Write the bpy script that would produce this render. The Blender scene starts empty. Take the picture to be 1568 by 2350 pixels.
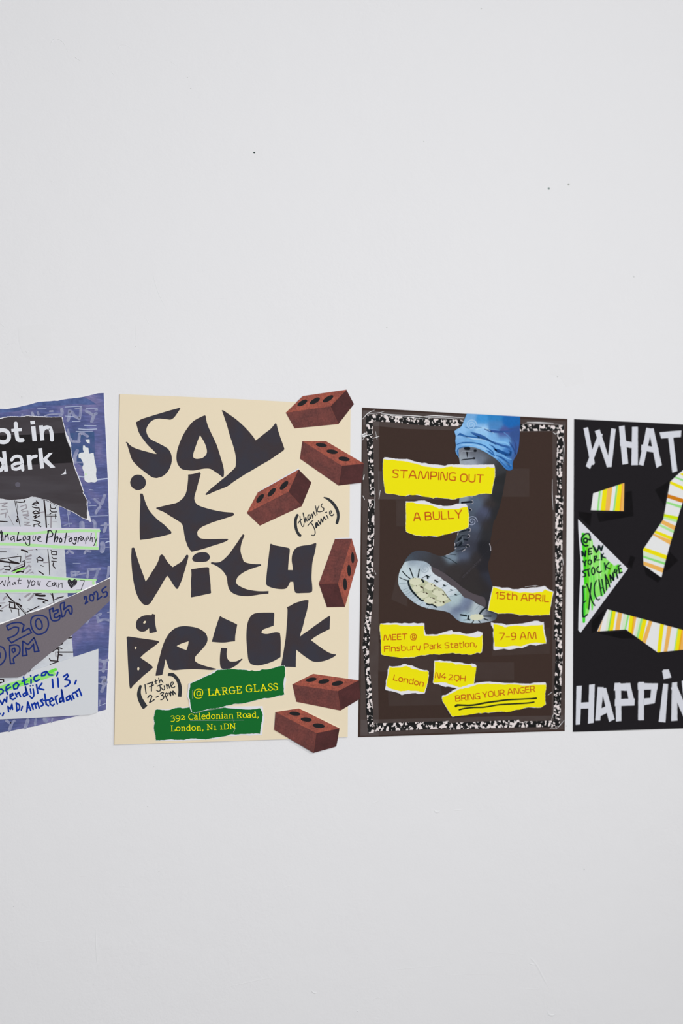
import bpy, bmesh, math, random
from mathutils import Vector, Matrix
from mathutils.geometry import tessellate_polygon, delaunay_2d_cdt

# ---------------------------------------------------------------- camera
IMG_W, IMG_H = 1568, 2350
FPX = 3600.0                                # focal length in pixels of the full frame
YAW, PITCH = math.radians(20.0), math.radians(2.7)
ZC = 1.977                                  # distance to the wall along the view axis
F = Vector((math.sin(YAW)*math.cos(PITCH), math.cos(YAW)*math.cos(PITCH), math.sin(PITCH)))
RT = Vector((math.cos(YAW), -math.sin(YAW), 0.0))
UP = RT.cross(F)
CAM = Vector((-ZC*math.sin(YAW), -ZC*math.cos(YAW), 1.5))
scene = bpy.context.scene
COL = scene.collection
cd = bpy.data.cameras.new('camera'); cam = bpy.data.objects.new('camera', cd); COL.objects.link(cam)
cd.sensor_fit = 'VERTICAL'; cd.sensor_height = 36.0; cd.sensor_width = 24.0
cd.lens = FPX/IMG_H*36.0
cd.clip_start = 0.05
cam.matrix_world = Matrix(((RT.x, UP.x, -F.x, CAM.x), (RT.y, UP.y, -F.y, CAM.y), (RT.z, UP.z, -F.z, CAM.z), (0, 0, 0, 1)))
cd.dof.use_dof = True; cd.dof.focus_distance = 1.87; cd.dof.aperture_fstop = 4.5
scene.camera = cam

# ---------------------------------------------------------------- world, lights, exposure
w = bpy.data.worlds.new('world'); scene.world = w; w.use_nodes = True
w.node_tree.nodes['Background'].inputs[0].default_value = (0.93, 0.95, 1.0, 1)
w.node_tree.nodes['Background'].inputs[1].default_value = 0.22
def area_light(name, loc, target, sx, sy, power, col):
    ld = bpy.data.lights.new(name, 'AREA'); ld.shape = 'RECTANGLE'; ld.size = sx; ld.size_y = sy
    ld.energy = power; ld.color = col
    lo = bpy.data.objects.new(name, ld); COL.objects.link(lo); lo.location = loc
    lo.rotation_euler = (Vector(target)-Vector(loc)).to_track_quat('-Z', 'Y').to_euler()
    return lo
area_light('window_light', (0.0, -2.05, 1.66), (0.0, 0.0, 1.66), 1.2, 0.9, 22.5, (1.0, 0.997, 1.0))
area_light('spot_lamp', (2.7, -3.1, 3.9), (0.0, 0.0, 1.55), 0.45, 0.45, 47.0, (1.0, 0.995, 0.99))
scene.view_settings.view_transform = 'Standard'
scene.view_settings.look = 'None'
scene.view_settings.exposure = 0.07
scene.view_settings.gamma = 1.0
scene.view_settings.use_curve_mapping = False
# big marker letters of the cream poster: (origin x, origin y, outline, holes)
CREAM_LETTERS = [
 (270,900,"1115,278 1130,296 1080,370 1030,440 990,478 950,494 900,490 830,482 750,476 690,484 625,510 580,550 535,615 517,680 525,740 560,810 620,862 700,900 780,942 860,985 910,1023 950,1080 972,1150 976,1220 965,1290 940,1360 905,1425 850,1485 790,1522 740,1535 705,1545 660,1540 620,1528 560,1490 480,1430 375,1345 275,1238 235,1150 205,1050 165,930 148,903 168,890 220,950 280,990 350,1020 450,1050 560,1080 650,1105 702,1110 640,1045 560,970 500,900 420,790 375,705 345,600 330,540 370,520 430,485 520,455 660,412 800,370 950,325 1060,296",[]),
 (270,900,"1568,416 1585,430 1594,490 1620,590 1665,695 1725,820 1780,940 1820,1060 1860,1190 1895,1310 1915,1415 1910,1515 1895,1528 1875,1520 1820,1475 1760,1435 1690,1390 1640,1375 1570,1375 1500,1385 1390,1408 1290,1408 1180,1392 1130,1362 1085,1300 1062,1230 1060,1140 1075,1040 1110,930 1160,810 1220,700 1300,590 1360,525 1430,480 1510,440",
   ["1483,775 1455,840 1425,920 1390,1020 1368,1090 1358,1150 1370,1180 1400,1197 1440,1200 1490,1193 1525,1185 1570,1150 1600,1110 1608,1060 1595,990 1565,910 1525,840"]),
 (460,900,"385,328 410,326 520,400 640,485 770,600 880,715 950,800 995,868 1060,820 1160,740 1270,655 1340,570 1357,558 1372,575 1400,690 1450,840 1490,950 1515,1025 1480,1062 1370,1135 1240,1225 1090,1310 940,1400 810,1475 710,1540 610,1604 490,1692 380,1739 270,1782 170,1826 108,1852 86,1834 120,1804 180,1744 290,1654 400,1564 490,1489 580,1404 625,1354 636,1314 640,1200 620,1070 580,930 530,780 480,600 420,420",[]),
 (270,1080,"368,72 420,82 470,118 500,165 510,212 500,265 465,315 418,340 368,352 318,340 270,310 238,265 226,212 238,160 268,112 318,80",[]),
 (270,1080,"405,412 450,412 470,470 505,580 560,700 630,790 730,890 830,965 900,1035 960,1090 968,1115 955,1138 860,1165 750,1192 640,1214 530,1235 402,1248 398,1150 396,950 402,700 410,550",[]),
 (400,1060,"248,228 345,215 455,185 478,208 440,350 400,500 370,600 362,660 375,715 410,765 480,800 640,850 830,890 950,905 1058,912 1080,945 1055,970 870,1030 700,1085 600,1125 510,1165 455,1205 420,1250 414,1290 430,1340 470,1372 530,1385 700,1390 850,1385 965,1385 975,1398 930,1430 850,1462 700,1508 540,1560 371,1607 311,1617 251,1537 216,1447 186,1337 166,1207 141,1122 71,1062 -59,982 -189,902 -319,847 -324,825 -189,792 -59,762 41,737 131,677 186,612 221,527 241,397 251,277",[]),
 (290,1230,"95,220 120,206 148,218 170,300 205,420 260,580 320,740 347,820 400,750 460,650 520,560 575,450 605,355 632,332 665,345 700,400 760,490 835,560 920,510 1000,455 1045,395 1080,340 1105,338 1118,362 1095,470 1040,660 1000,790 945,915 928,945 915,955 900,948 840,870 780,770 735,715 680,800 600,940 520,1070 460,1170 420,1220 375,1242 315,1234 260,1180 205,1090 165,980 130,820 105,640 92,480 87,370 92,290",[]),
 (290,1230,"1185,405 1200,370 1240,325 1300,300 1370,292 1430,296 1475,320 1506,375 1495,415 1460,450 1420,463 1330,468 1240,463 1200,445",[]),
 (290,1230,"1168,600 1280,582 1380,567 1470,562 1490,578 1494,670 1508,780 1518,890 1520,960 1526,1022 1510,1035 1400,1058 1290,1082 1170,1105 1163,1090 1168,950 1163,820 1172,700",[]),
 (480,1210,"610,122 638,145 605,225 578,310 565,410 580,490 605,560 632,620 720,650 800,663 930,665 940,685 900,702 800,735 680,780 600,825 530,880 495,935 483,995 520,1040 600,1085 700,1122 820,1143 940,1152 1072,1148 1070,1196 950,1205 820,1225 720,1238 640,1238 540,1228 450,1198 390,1155 355,1100 335,1030 325,950 310,880 270,815 215,755 150,705 90,675 45,662 32,640 48,626 110,634 180,628 240,598 300,545 370,470 430,385 500,285 560,195",[]),
 (600,1220,"160,222 180,220 240,245 370,270 490,295 512,320 505,420 490,540 480,690 568,692 562,620 548,540 548,460 565,385 600,320 650,280 730,255 880,235 960,208 975,202 990,222 965,370 930,500 915,600 908,720 905,850 915,960 917,1060 900,1090 860,1102 750,1106 640,1108 610,1095 595,1050 585,980 575,903 520,903 490,965 455,1015 420,1032 350,1036 250,1025 160,1000 105,970 85,930 90,830 105,680 130,470 150,300",[]),
 (280,1390,"545,145 600,162 592,230 602,340 627,462 610,475 500,495 493,480 488,405 455,430 425,455 370,468 310,455 268,415 252,370 255,310 275,255 320,215 380,182 450,170 532,173",
   ["385,300 400,278 425,272 433,290 422,312 400,325 385,318"]),
 (280,1390,"82,570 110,553 300,580 480,605 645,632 672,655 600,715 500,790 400,865 330,935 440,1010 520,1065 560,1110 500,1170 400,1250 300,1345 200,1440 165,1495 145,1490 135,1440 120,1240 108,1040 98,820 88,650",
   ["225,760 235,738 252,735 264,755 255,778 240,783","275,1135 283,1110 298,1102 314,1125 308,1155 292,1167 278,1155"]),
 (280,1390,"605,1252 635,1090 680,920 725,750 775,620 830,525 880,465 950,410 1030,378 1130,366 1230,375 1340,396 1430,435 1500,490 1535,560 1538,630 1510,700 1450,775 1380,850 1325,910 1312,960 1325,1005 1400,1050 1500,1085 1600,1112 1694,1135 1690,1150 1600,1158 1480,1150 1300,1143 1100,1150 960,1162 890,1155 848,1130 820,1060 785,960 770,1040 750,1140 728,1240 680,1255 612,1262",
   ["985,725 1050,690 1120,665 1200,640 1190,710 1160,800 1110,782 1050,760"]),
 (440,1390,"512,185 550,210 650,258 740,298 820,340 805,430 785,540 782,640 700,648 600,662 500,662 362,650 395,530 440,380 490,230",[]),
 (440,1390,"530,760 600,762 640,770 628,860 640,940 675,992 720,1005 800,1000 860,975 905,948 918,962 880,1000 820,1060 750,1105 700,1130 620,1148 560,1140 520,1100 508,1000 512,880 525,790",[]),
 (440,1390,"990,420 1010,300 1045,215 1100,155 1180,130 1300,123 1470,123 1488,150 1480,260 1475,360 1380,395 1290,430 1252,475 1290,502 1370,508 1460,485 1530,477 1590,490 1603,600 1605,760 1600,925 1500,985 1380,1035 1240,1072 1170,1076 1090,1060 1045,1025 1018,960 1000,800 985,600",[]),
 (600,1360,"460,262 520,235 600,190 720,150 800,133 850,138 845,190 820,330 780,470 745,620 712,720 695,790 760,740 850,680 950,605 1050,535 1140,470 1225,418 1238,435 1232,560 1230,655 1130,705 1020,765 940,815 893,857 960,905 1060,980 1180,1060 1270,1100 1350,1112 1320,1145 1240,1190 1120,1232 1000,1248 920,1235 850,1195 770,1140 700,1085 630,1028 622,1150 620,1343 540,1338 352,1330 385,1150 410,1000 440,800 455,600 468,420 470,300",[]),
]
# brick cutouts: origin, top face, front face, end face, holes (cx, cy, a, b, degrees)
BRICKS = [
 (640,870,"125,605 435,305 1218,190 930,490","125,605 930,490 1075,810 285,888","930,490 1218,190 1355,450 1075,810",[(425,428,100,42,-30),(650,392,103,42,-30),(888,355,108,42,-30)]),
 (640,970,"425,332 850,332 1535,735 1135,775","425,332 1135,775 1075,1132 380,648","1135,775 1535,735 1490,1080 1075,1132",[(765,402,100,37,8),(960,522,102,40,8),(1175,652,104,42,8)]),
 (560,1060,"52,920 250,548 985,135 800,540","52,920 800,540 1042,798 288,1148","800,540 985,135 1217,370 1042,798",[(292,657,98,42,-50),(500,547,100,42,-47),(722,423,102,44,-46)]),
 (700,1220,"845,125 955,520 722,1355 595,930","540,132 845,125 595,930 250,938","250,938 595,930 722,1355 397,1362",[(860,470,103,30,88),(795,700,108,34,88),(722,948,112,36,88)]),
 (640,1530,"245,318 620,128 1440,245 1060,440","245,318 1060,440 1112,790 315,632","1060,440 1440,245 1468,575 1112,790",[(585,233,98,37,-10),(810,265,102,40,-10),(1055,300,105,42,-10)]),
]
THANKS = (660,1120,11.2,[
 (24,"320,722 330,820 345,900 368,970 395,992 415,970 425,915"),(24,"275,905 320,840 378,792"),
 (28,"402,642 425,760 448,885 460,790 470,755 485,800 503,850"),
 (30,"575,690 540,690 522,740 530,800 548,830 570,790 580,700 583,750 605,782"),
 (27,"615,665 640,720 650,770 655,680 675,612 690,650 718,705"),
 (25,"718,458 740,560 760,685"),(25,"810,462 780,520 765,590 800,612 850,610 885,598"),
 (25,"905,402 875,430 865,470 900,500 935,520 930,570 895,600"),
 (24,"522,970 590,890 658,828"),(26,"600,885 650,960 695,1050 712,1130 705,1190 665,1225 625,1210"),
 (36,"755,890 728,920 735,1000 740,1015 760,960 765,895 780,940 810,965"),
 (30,"795,845 830,900 850,935 855,860 862,785 885,830 905,880 920,800 938,740 960,780 990,812"),
 (26,"1008,700 1045,780"),(28,"975,630 1008,620"),
 (30,"1085,655 1130,640 1140,600 1115,585 1085,610 1085,660 1110,700 1150,715 1188,675"),
 (72,"255,700 215,790 205,900 215,1010 245,1110 290,1190 325,1220"),
 ("35,60,75,78,78,72","945,245 1030,275 1140,360 1230,475 1290,600 1308,720 1290,830 1272,895")])
BRICKS.append((640,1530,"-60,815 362,750 1095,1110 675,1195","-60,815 675,1195 625,1552 -84,1135","675,1195 1095,1110 1037,1438 625,1552",[(290,845,100,36,6),(495,950,102,38,6),(718,1063,108,42,6)]))
DATE = (300,1530,11.2,[
 (30,"368,460 380,570 397,690"),(30,"425,445 500,420 570,392 548,460 535,540 535,625"),(26,"485,515 590,470"),
 (26,"635,330 655,440"),(26,"615,392 685,355"),(26,"720,292 745,410"),(26,"748,375 780,320 800,360 830,405"),
 (27,"690,500 740,475 800,460"),(27,"745,480 768,560 755,620 710,635 665,605"),
 (26,"790,540 815,580 850,600 875,560 860,490"),(26,"915,455 940,560"),(26,"935,510 965,445 985,500 1005,555"),
 (26,"1045,490 1095,440 1090,395 1060,390 1035,430 1030,490 1060,530 1100,540 1135,515"),
 (30,"442,800 480,740 525,735 545,760 520,840 485,920 540,895 605,848"),(30,"655,785 712,755"),
 (28,"758,700 800,665 845,670 830,710 790,740 850,750 855,790 825,835 775,850"),
 (26,"885,690 905,780 955,870"),(26,"890,700 920,670 960,700 955,740 910,765"),
 (30,"990,675 1030,750 1025,640 1060,670 1092,722 1085,625 1115,650 1158,705")])
DATE_PAREN = (300,1530,11.2,["235,465 290,488 265,600 265,700 300,800 360,900 430,1000 385,1045 340,1085 300,1070 240,970 185,840 163,720 175,620 210,520",
 "965,170 1040,155 1110,170 1190,240 1260,340 1305,470 1320,580 1305,775 1210,768 1225,650 1220,520 1190,400 1140,320 1070,255 1000,240 960,242 955,210"])
GREEN = [
 (420,1520,11.2,"190,545 250,520 320,490 400,455 500,405 600,355 700,320 760,285 820,255 880,195 950,195 1100,180 1300,175 1332,178 1432,188 1612,193 1712,218 1772,206 1852,226 1972,213 2032,181 2152,186 2312,153 2422,113 2522,88 2602,88 2627,148 2624,268 2630,318 2602,408 2590,508 2582,568 2594,668 2590,748 2604,828 2532,853 2482,848 2362,888 2192,918 2112,918 1972,948 1832,983 1712,1018 1592,1046 1482,1063 1342,1063 1232,1093 1130,1110 1000,1150 850,1180 700,1190 500,1240 400,1270 300,1290 235,1275 200,1140 180,970 155,880 165,720 190,600",
  "145,545 250,500 500,385 700,285 870,180 1100,172 1300,168 1600,184 1720,208 1850,218 1972,205 2032,174 2152,180 2312,146 2422,106 2522,80 2612,84 2642,128 2632,348 2652,448 2627,588 2600,750 2610,835 2532,860 2192,924 1972,954 1712,1026 1482,1070 1342,1070 1000,1158 700,1205 500,1252 300,1298 215,1280 165,1130 150,980 110,880"),
 (340,1610,11.2,"190,215 240,200 360,215 470,225 570,210 660,175 820,150 890,172 1050,150 1100,160 1600,190 1948,150 2060,170 2360,190 2500,205 2700,200 2790,190 2880,165 2920,250 2948,350 2925,500 2895,660 2880,830 2800,820 2600,830 2400,835 2260,850 2130,840 2000,885 1850,910 1700,930 1568,950 1480,970 1350,960 1200,945 1100,950 980,965 930,985 830,980 700,985 600,970 500,975 430,990 200,995 190,870 155,750 150,650 165,550 145,430 170,300",
  "185,210 240,192 380,200 560,198 660,165 820,140 890,160 1060,130 1200,150 1600,180 1948,130 2300,125 2945,120 2960,250 2985,430 2950,640 2935,868 2850,850 2600,880 2480,860 2180,890 2050,880 1800,945 1568,975 1400,985 900,1005 500,1015 200,1003 182,870 148,750 142,650 156,550 136,430 162,300"),
]
# serif words: text, start x, baseline y, end x, baseline y, cap height
SERIF = [[("LARGE",476.8,1597.9,556.4,1591.3,17.9),("GLASS",564.2,1589.5,638.9,1584.4,17.9),("@",445,1599.5,467,1598.5,17.9)],
 [("392",391.1,1653.2,425.5,1652.4,14.6),("Caledonian",432.4,1652.1,536.7,1649.1,14.6),("Road,",542.9,1648.8,593.4,1647.3,14.6),
  ("London,",391.3,1678.9,466.8,1677,14.6),("N1",474.2,1676,497.9,1675.4,14.6),("1DN",504.6,1674.9,541.8,1673.8,14.6)]]
# printed boot picture. Frames: J = (1020,930,5.2267), K = (1000,1100,7.84), M = (900,1240,6.0308)
J=(1020,930,5.2267); K=(1000,1100,7.84); M=(900,1240,6.0308)
JEANS = "270,100 910,135 908,300 895,480 870,590 835,650 818,700 822,755 800,780 760,780 720,750 680,700 620,645 540,590 460,545 380,510 300,500 230,498 175,510 172,600 180,635 150,590 133,545 140,480 132,430 138,370 120,315 145,290 200,260 230,200 250,150"
JEANS_COL = "300,130:110,165,215 450,180:60,145,210 600,130:40,125,190 800,170:15,100,175 850,350:50,80,140 700,350:70,85,150 880,500:55,90,155 300,220:130,180,225 450,280:150,195,235 200,300:140,190,235 160,340:130,180,228 600,250:70,130,190 300,390:110,165,215 450,360:140,190,230 600,400:120,175,225 700,420:110,170,225 250,450:120,175,225 180,480:110,165,220 400,470:120,180,230 500,500:125,185,235 600,560:110,170,225 700,650:90,150,210 750,700:70,130,195 800,730:35,105,175 800,570:60,120,190 840,600:60,85,140"
JEANS_FOLDS = [("4,16,10,4","250,262 300,275 380,262 450,268","70,125,180"),("5,24,30,24,6","700,560 740,600 790,600 800,560 770,540","35,80,140"),("6,20,24,10","330,340 420,380 520,415 620,470","40,85,145"),("5,14,14,5","150,560 170,520 230,500 300,496","60,110,165"),("5,18,18,5","540,470 590,500 620,540 700,590","45,95,155"),("4,10,10,4","500,300 600,290 720,330 800,400","95,145,205"),("6,22,14,4","840,420 860,500 850,590","55,75,130"),("4,12,12,4","640,560 700,600 760,640 810,650","120,175,225"),("4,12,12,4","700,640 760,700 800,720","115,170,222"),("4,30,22,16,24,8","155,365 190,345 250,370 330,380 420,390 470,410","45,100,165"),("10,26,20,12,26,26,6","320,325 400,350 480,380 560,430 680,480 760,500 800,540","50,95,160"),
 ("6,30,26,20,4","480,285 560,310 680,318 780,310 880,290","55,85,150"),("8,14,14,14,14,14,4","150,470 220,450 350,450 470,480 530,520 580,560 600,600","40,95,160"),
 ("6,44,36,18,4","590,520 640,545 720,575 780,590 800,570","30,80,145"),("6,22,22,30,6","620,600 680,625 740,670 780,720 790,750","40,90,155"),
 ("6,18,14,6","780,440 820,500 845,560 850,610","45,75,135"),("6,20,20,6","500,540 540,560 580,590 610,610","45,100,165"),
 ("4,14,14,6","640,640 690,690 740,740 770,760","50,105,170"),("6,14,14,4","175,520 160,545 160,580 175,610","60,120,185"),
 ("4,14,14,4","240,370 340,400 420,405 500,420","170,205,238"),("4,16,16,4","360,300 460,270 520,290 600,340","165,205,240"),("4,16,16,4","330,500 440,505 560,580 640,640","150,195,235"),("4,18,18,4","560,420 660,440 740,450 790,490","135,190,235"),("4,10,10,4","200,475 300,470 420,490 500,520","160,200,238")]
SHAFT_K = "1255,0 1240,80 1215,230 1190,350 1145,520 1110,620 1085,700 1045,760 1030,850 1010,980 990,1080 985,1170 1005,1230 1000,1290 985,1400"
BOOT_M = "1335,300 1330,380 1350,480 1380,580 1390,640 1395,700 1400,900 1450,1020 1450,1060 1420,1105 1330,1130 1200,1147 1080,1145 960,1130 880,1085 790,1000 650,968 540,950 420,920 320,870 230,800 160,730 100,640 85,560 95,470 120,400 165,320 190,265 250,190 320,150 400,143 500,160 580,190 640,212 711,217"
SHAFT2_K = "180,1365 230,1345 300,1310 345,1285 345,1260 335,1180 345,1110 375,1040 400,970 415,930 420,640 420,440 430,340"
SHAFT_J = "190,720 178,640 172,480 300,480 460,520 620,620 720,740 745,790"
BOOT_COL = [("J","230,550:120,125,135 350,560:95,100,110 300,680:150,160,175 450,620:110,120,135 550,690:70,72,76 480,560:70,70,75 200,640:150,160,170 640,760:50,52,56 700,900:35,36,38 640,1000:42,42,45"),
 ("K","480,370:130,145,155 750,380:85,100,120 850,300:80,82,95 700,450:80,92,112 870,600:74,80,104 950,430:50,45,45 1100,300:35,36,38 1180,250:33,34,37 820,700:58,62,78 700,850:75,85,105 900,800:48,44,45 1000,800:38,38,42 500,950:65,72,82 700,1000:62,66,80 880,1000:40,40,44 850,1200:28,28,33 950,1300:32,32,38 650,1200:52,54,66 560,1280:60,64,78 500,1370:88,100,124 270,1380:120,140,155 420,1290:58,64,75 700,1400:45,42,45 600,600:75,85,100 1060,600:36,36,40"),
 ("M","400,200:62,66,76 300,200:60,66,78 230,270:70,80,90 450,270:58,60,66 600,270:56,54,58 700,300:52,49,52 850,380:50,45,46 1000,300:48,44,46 1100,500:46,41,42 1250,600:42,38,40 1150,650:46,42,42 1300,850:42,40,44 1345,520:44,46,58 1280,120:30,30,36 1300,350:36,34,40 820,210:110,125,140 600,380:54,51,55")]
WELT = "540,360 650,410 760,480 870,560 960,640 1050,700 1130,740 1280,790 1300,860 1290,930 1200,880 1100,820 1000,790 940,720 880,660 780,590 680,520 560,440"
SOLE = "190,295 280,280 400,285 470,300 540,360 560,440 620,490 680,520 700,545 780,590 800,615 880,660 940,725 1020,780 1110,830 1180,880 1290,930 1330,980 1450,1020 1450,1060 1420,1105 1330,1130 1200,1147 1080,1145 960,1130 880,1085 790,1000 650,968 540,950 420,920 320,870 230,800 160,730 100,640 85,560 95,470 120,400 165,320"
SOLE_COL = "140,350:185,200,205 300,300:140,155,170 200,450:195,210,215 120,560:190,205,210 150,680:180,195,202 250,800:175,190,200 420,890:185,200,210 500,480:205,215,222 650,560:210,218,225 800,680:205,215,222 900,800:170,190,195 850,850:175,195,200 1000,860:120,135,160 900,950:100,112,140 1050,900:100,110,135 750,920:150,165,180 650,950:165,180,190 1150,960:175,190,195 1200,930:190,200,205 1000,1080:165,190,200 900,1060:130,145,165 1300,1120:170,180,190 1400,1000:60,66,78 1380,1060:80,86,98 1250,950:120,130,145 400,330:160,175,188 330,400:190,205,212 1100,1120:180,195,202"
TREAD = "240,545 300,518 420,535 520,590 620,640 700,680 760,760 820,840 740,880 690,910 620,900 530,870 440,830 370,780 300,700 250,620"
LUMPS = [(330,572,92,50),(350,672,75,45),(530,640,80,50),(420,757,80,45),(640,725,80,45),(520,832,80,45),(695,800,78,42),(645,880,70,33)]
HEEL = "1075,1050 1100,1040 1095,1025 1130,1030 1150,1018 1175,1025 1200,1018 1220,1030 1250,1028 1255,1042 1282,1050 1265,1065 1280,1080 1250,1085 1240,1100 1210,1098 1190,1112 1165,1104 1140,1112 1125,1098 1095,1098 1098,1082 1070,1078 1085,1065"
BOOT_MARKS = [("M","25,35,38",[(28,"225,560 235,620 270,690 330,760"),(22,"330,760 400,825 430,835"),(20,"480,880 520,890 560,890 615,925"),
  (15,"245,385 270,450 295,515"),(16,"378,400 360,510"),(14,"145,430 200,490 250,530"),(10,"100,510 150,535 210,555"),(8,"415,525 490,480"),(20,"480,490 512,505"),(20,"490,505 495,530"),(22,"595,555 630,575"),(18,"715,620 742,632"),(16,"812,685 832,692"),(16,"872,748 895,758"),
  (22,"950,1030 1030,1045"),(24,"1290,940 1250,970 1215,1015"),(18,"1270,1050 1370,1050"),(16,"1275,1085 1330,1105"),(20,"1062,1045 1050,1085 1075,1100"),(14,"1130,1112 1110,1140"),(14,"1200,1112 1222,1135"),(8,"1050,1100 990,1105"),(10,"1300,980 1340,960 1380,985"),(26,"415,545 435,575"),
  (8,"711,220 800,258 850,290 900,325"),(5,"760,470 900,580")]),
 ("M","60,42,30",[(18,"395,640 425,655"),(12,"335,628 342,635"),(18,"585,625 600,635"),(10,"545,615 548,618"),(14,"470,725 490,738"),(12,"430,718 445,722"),(14,"560,797 585,808"),(8,"530,790 540,792"),(12,"650,685 655,690"),(14,"700,745 715,755"),(10,"760,780 770,785"),(18,"710,850 718,858"),(8,"665,850 670,855"),(12,"595,855 610,865"),(8,"370,533 375,535"),(8,"325,530 328,532"),(6,"430,660 440,700 450,725"),(5,"600,660 560,700 570,720"),(6,"640,690 700,690 760,770 820,840")]),
 ("M","125,145,155",[(5,"225,590 100,600"),(5,"240,650 150,690"),(5,"270,710 180,760"),(5,"320,770 250,815"),(5,"370,820 300,860"),(5,"430,860 370,900"),(5,"520,900 480,945"),(5,"500,535 540,480"),(5,"600,600 690,545"),(5,"690,660 790,600"),(5,"760,720 880,680"),(5,"800,780 950,745"),(5,"560,600 640,530"),(4,"240,690 160,720"),(4,"300,740 210,785"),(5,"1150,960 1210,900"),(5,"1100,970 1010,1030")]),
 ("K","25,32,40",[(36,"475,420 620,405"),(20,"430,950 590,905"),(14,"470,1010 560,1015"),(26,"510,1080 575,1092"),("20,50,20","395,1120 430,1080 465,1035"),("20,46,20","420,1190 450,1165 480,1125"),(14,"360,1215 440,1200 560,1200"),(12,"370,1290 470,1280 520,1240"),(34,"640,405 652,405"),(32,"615,548 628,550"),(34,"590,910 602,912"),(32,"585,1022 595,1022"),(34,"575,1205 590,1205"),(20,"615,780 620,785"),(26,"370,1200 380,1180"),(8,"250,1350 370,1360")]),
 ("K","95,105,116",[(14,"370,1145 430,1110 485,1080"),(14,"478,1040 490,1085 492,1140"),(8,"440,1000 500,985"),(6,"420,1260 500,1230 560,1250")]),
 ("K","185,180,185",[(7,"650,378 672,390 678,410 668,430 645,438"),(7,"620,525 640,530 648,550 638,568"),(7,"595,875 622,885 630,910 618,935 600,942"),(7,"590,992 612,1002 618,1020 605,1042 585,1045"),(7,"560,1178 585,1170 608,1190 605,1215"),(8,"545,1210 560,1225"),(10,"480,1295 530,1265"),(12,"405,960 395,1000"),(12,"345,1150 345,1190"),(10,"345,1250 370,1230"),(10,"970,1160 990,1220 992,1285"),(8,"190,1362 260,1345"),(8,"630,310 660,318 672,295")]),
 ("J","25,28,34",[(38,"255,518 295,520"),("26,4","275,560 277,625"),(12,"210,658 230,652 300,645 340,640"),(30,"366,545 376,545"),(24,"350,636 362,636"),(20,"215,1170 290,1162")]),
 ("J","150,158,168",[(7,"210,550 280,555 350,547"),(8,"205,570 215,560")]),
]
SWIRLS = [("J",325,235,66,"165,200,232"),("K",655,755,96,"150,158,180"),("M",460,392,76,"168,182,192")]
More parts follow.
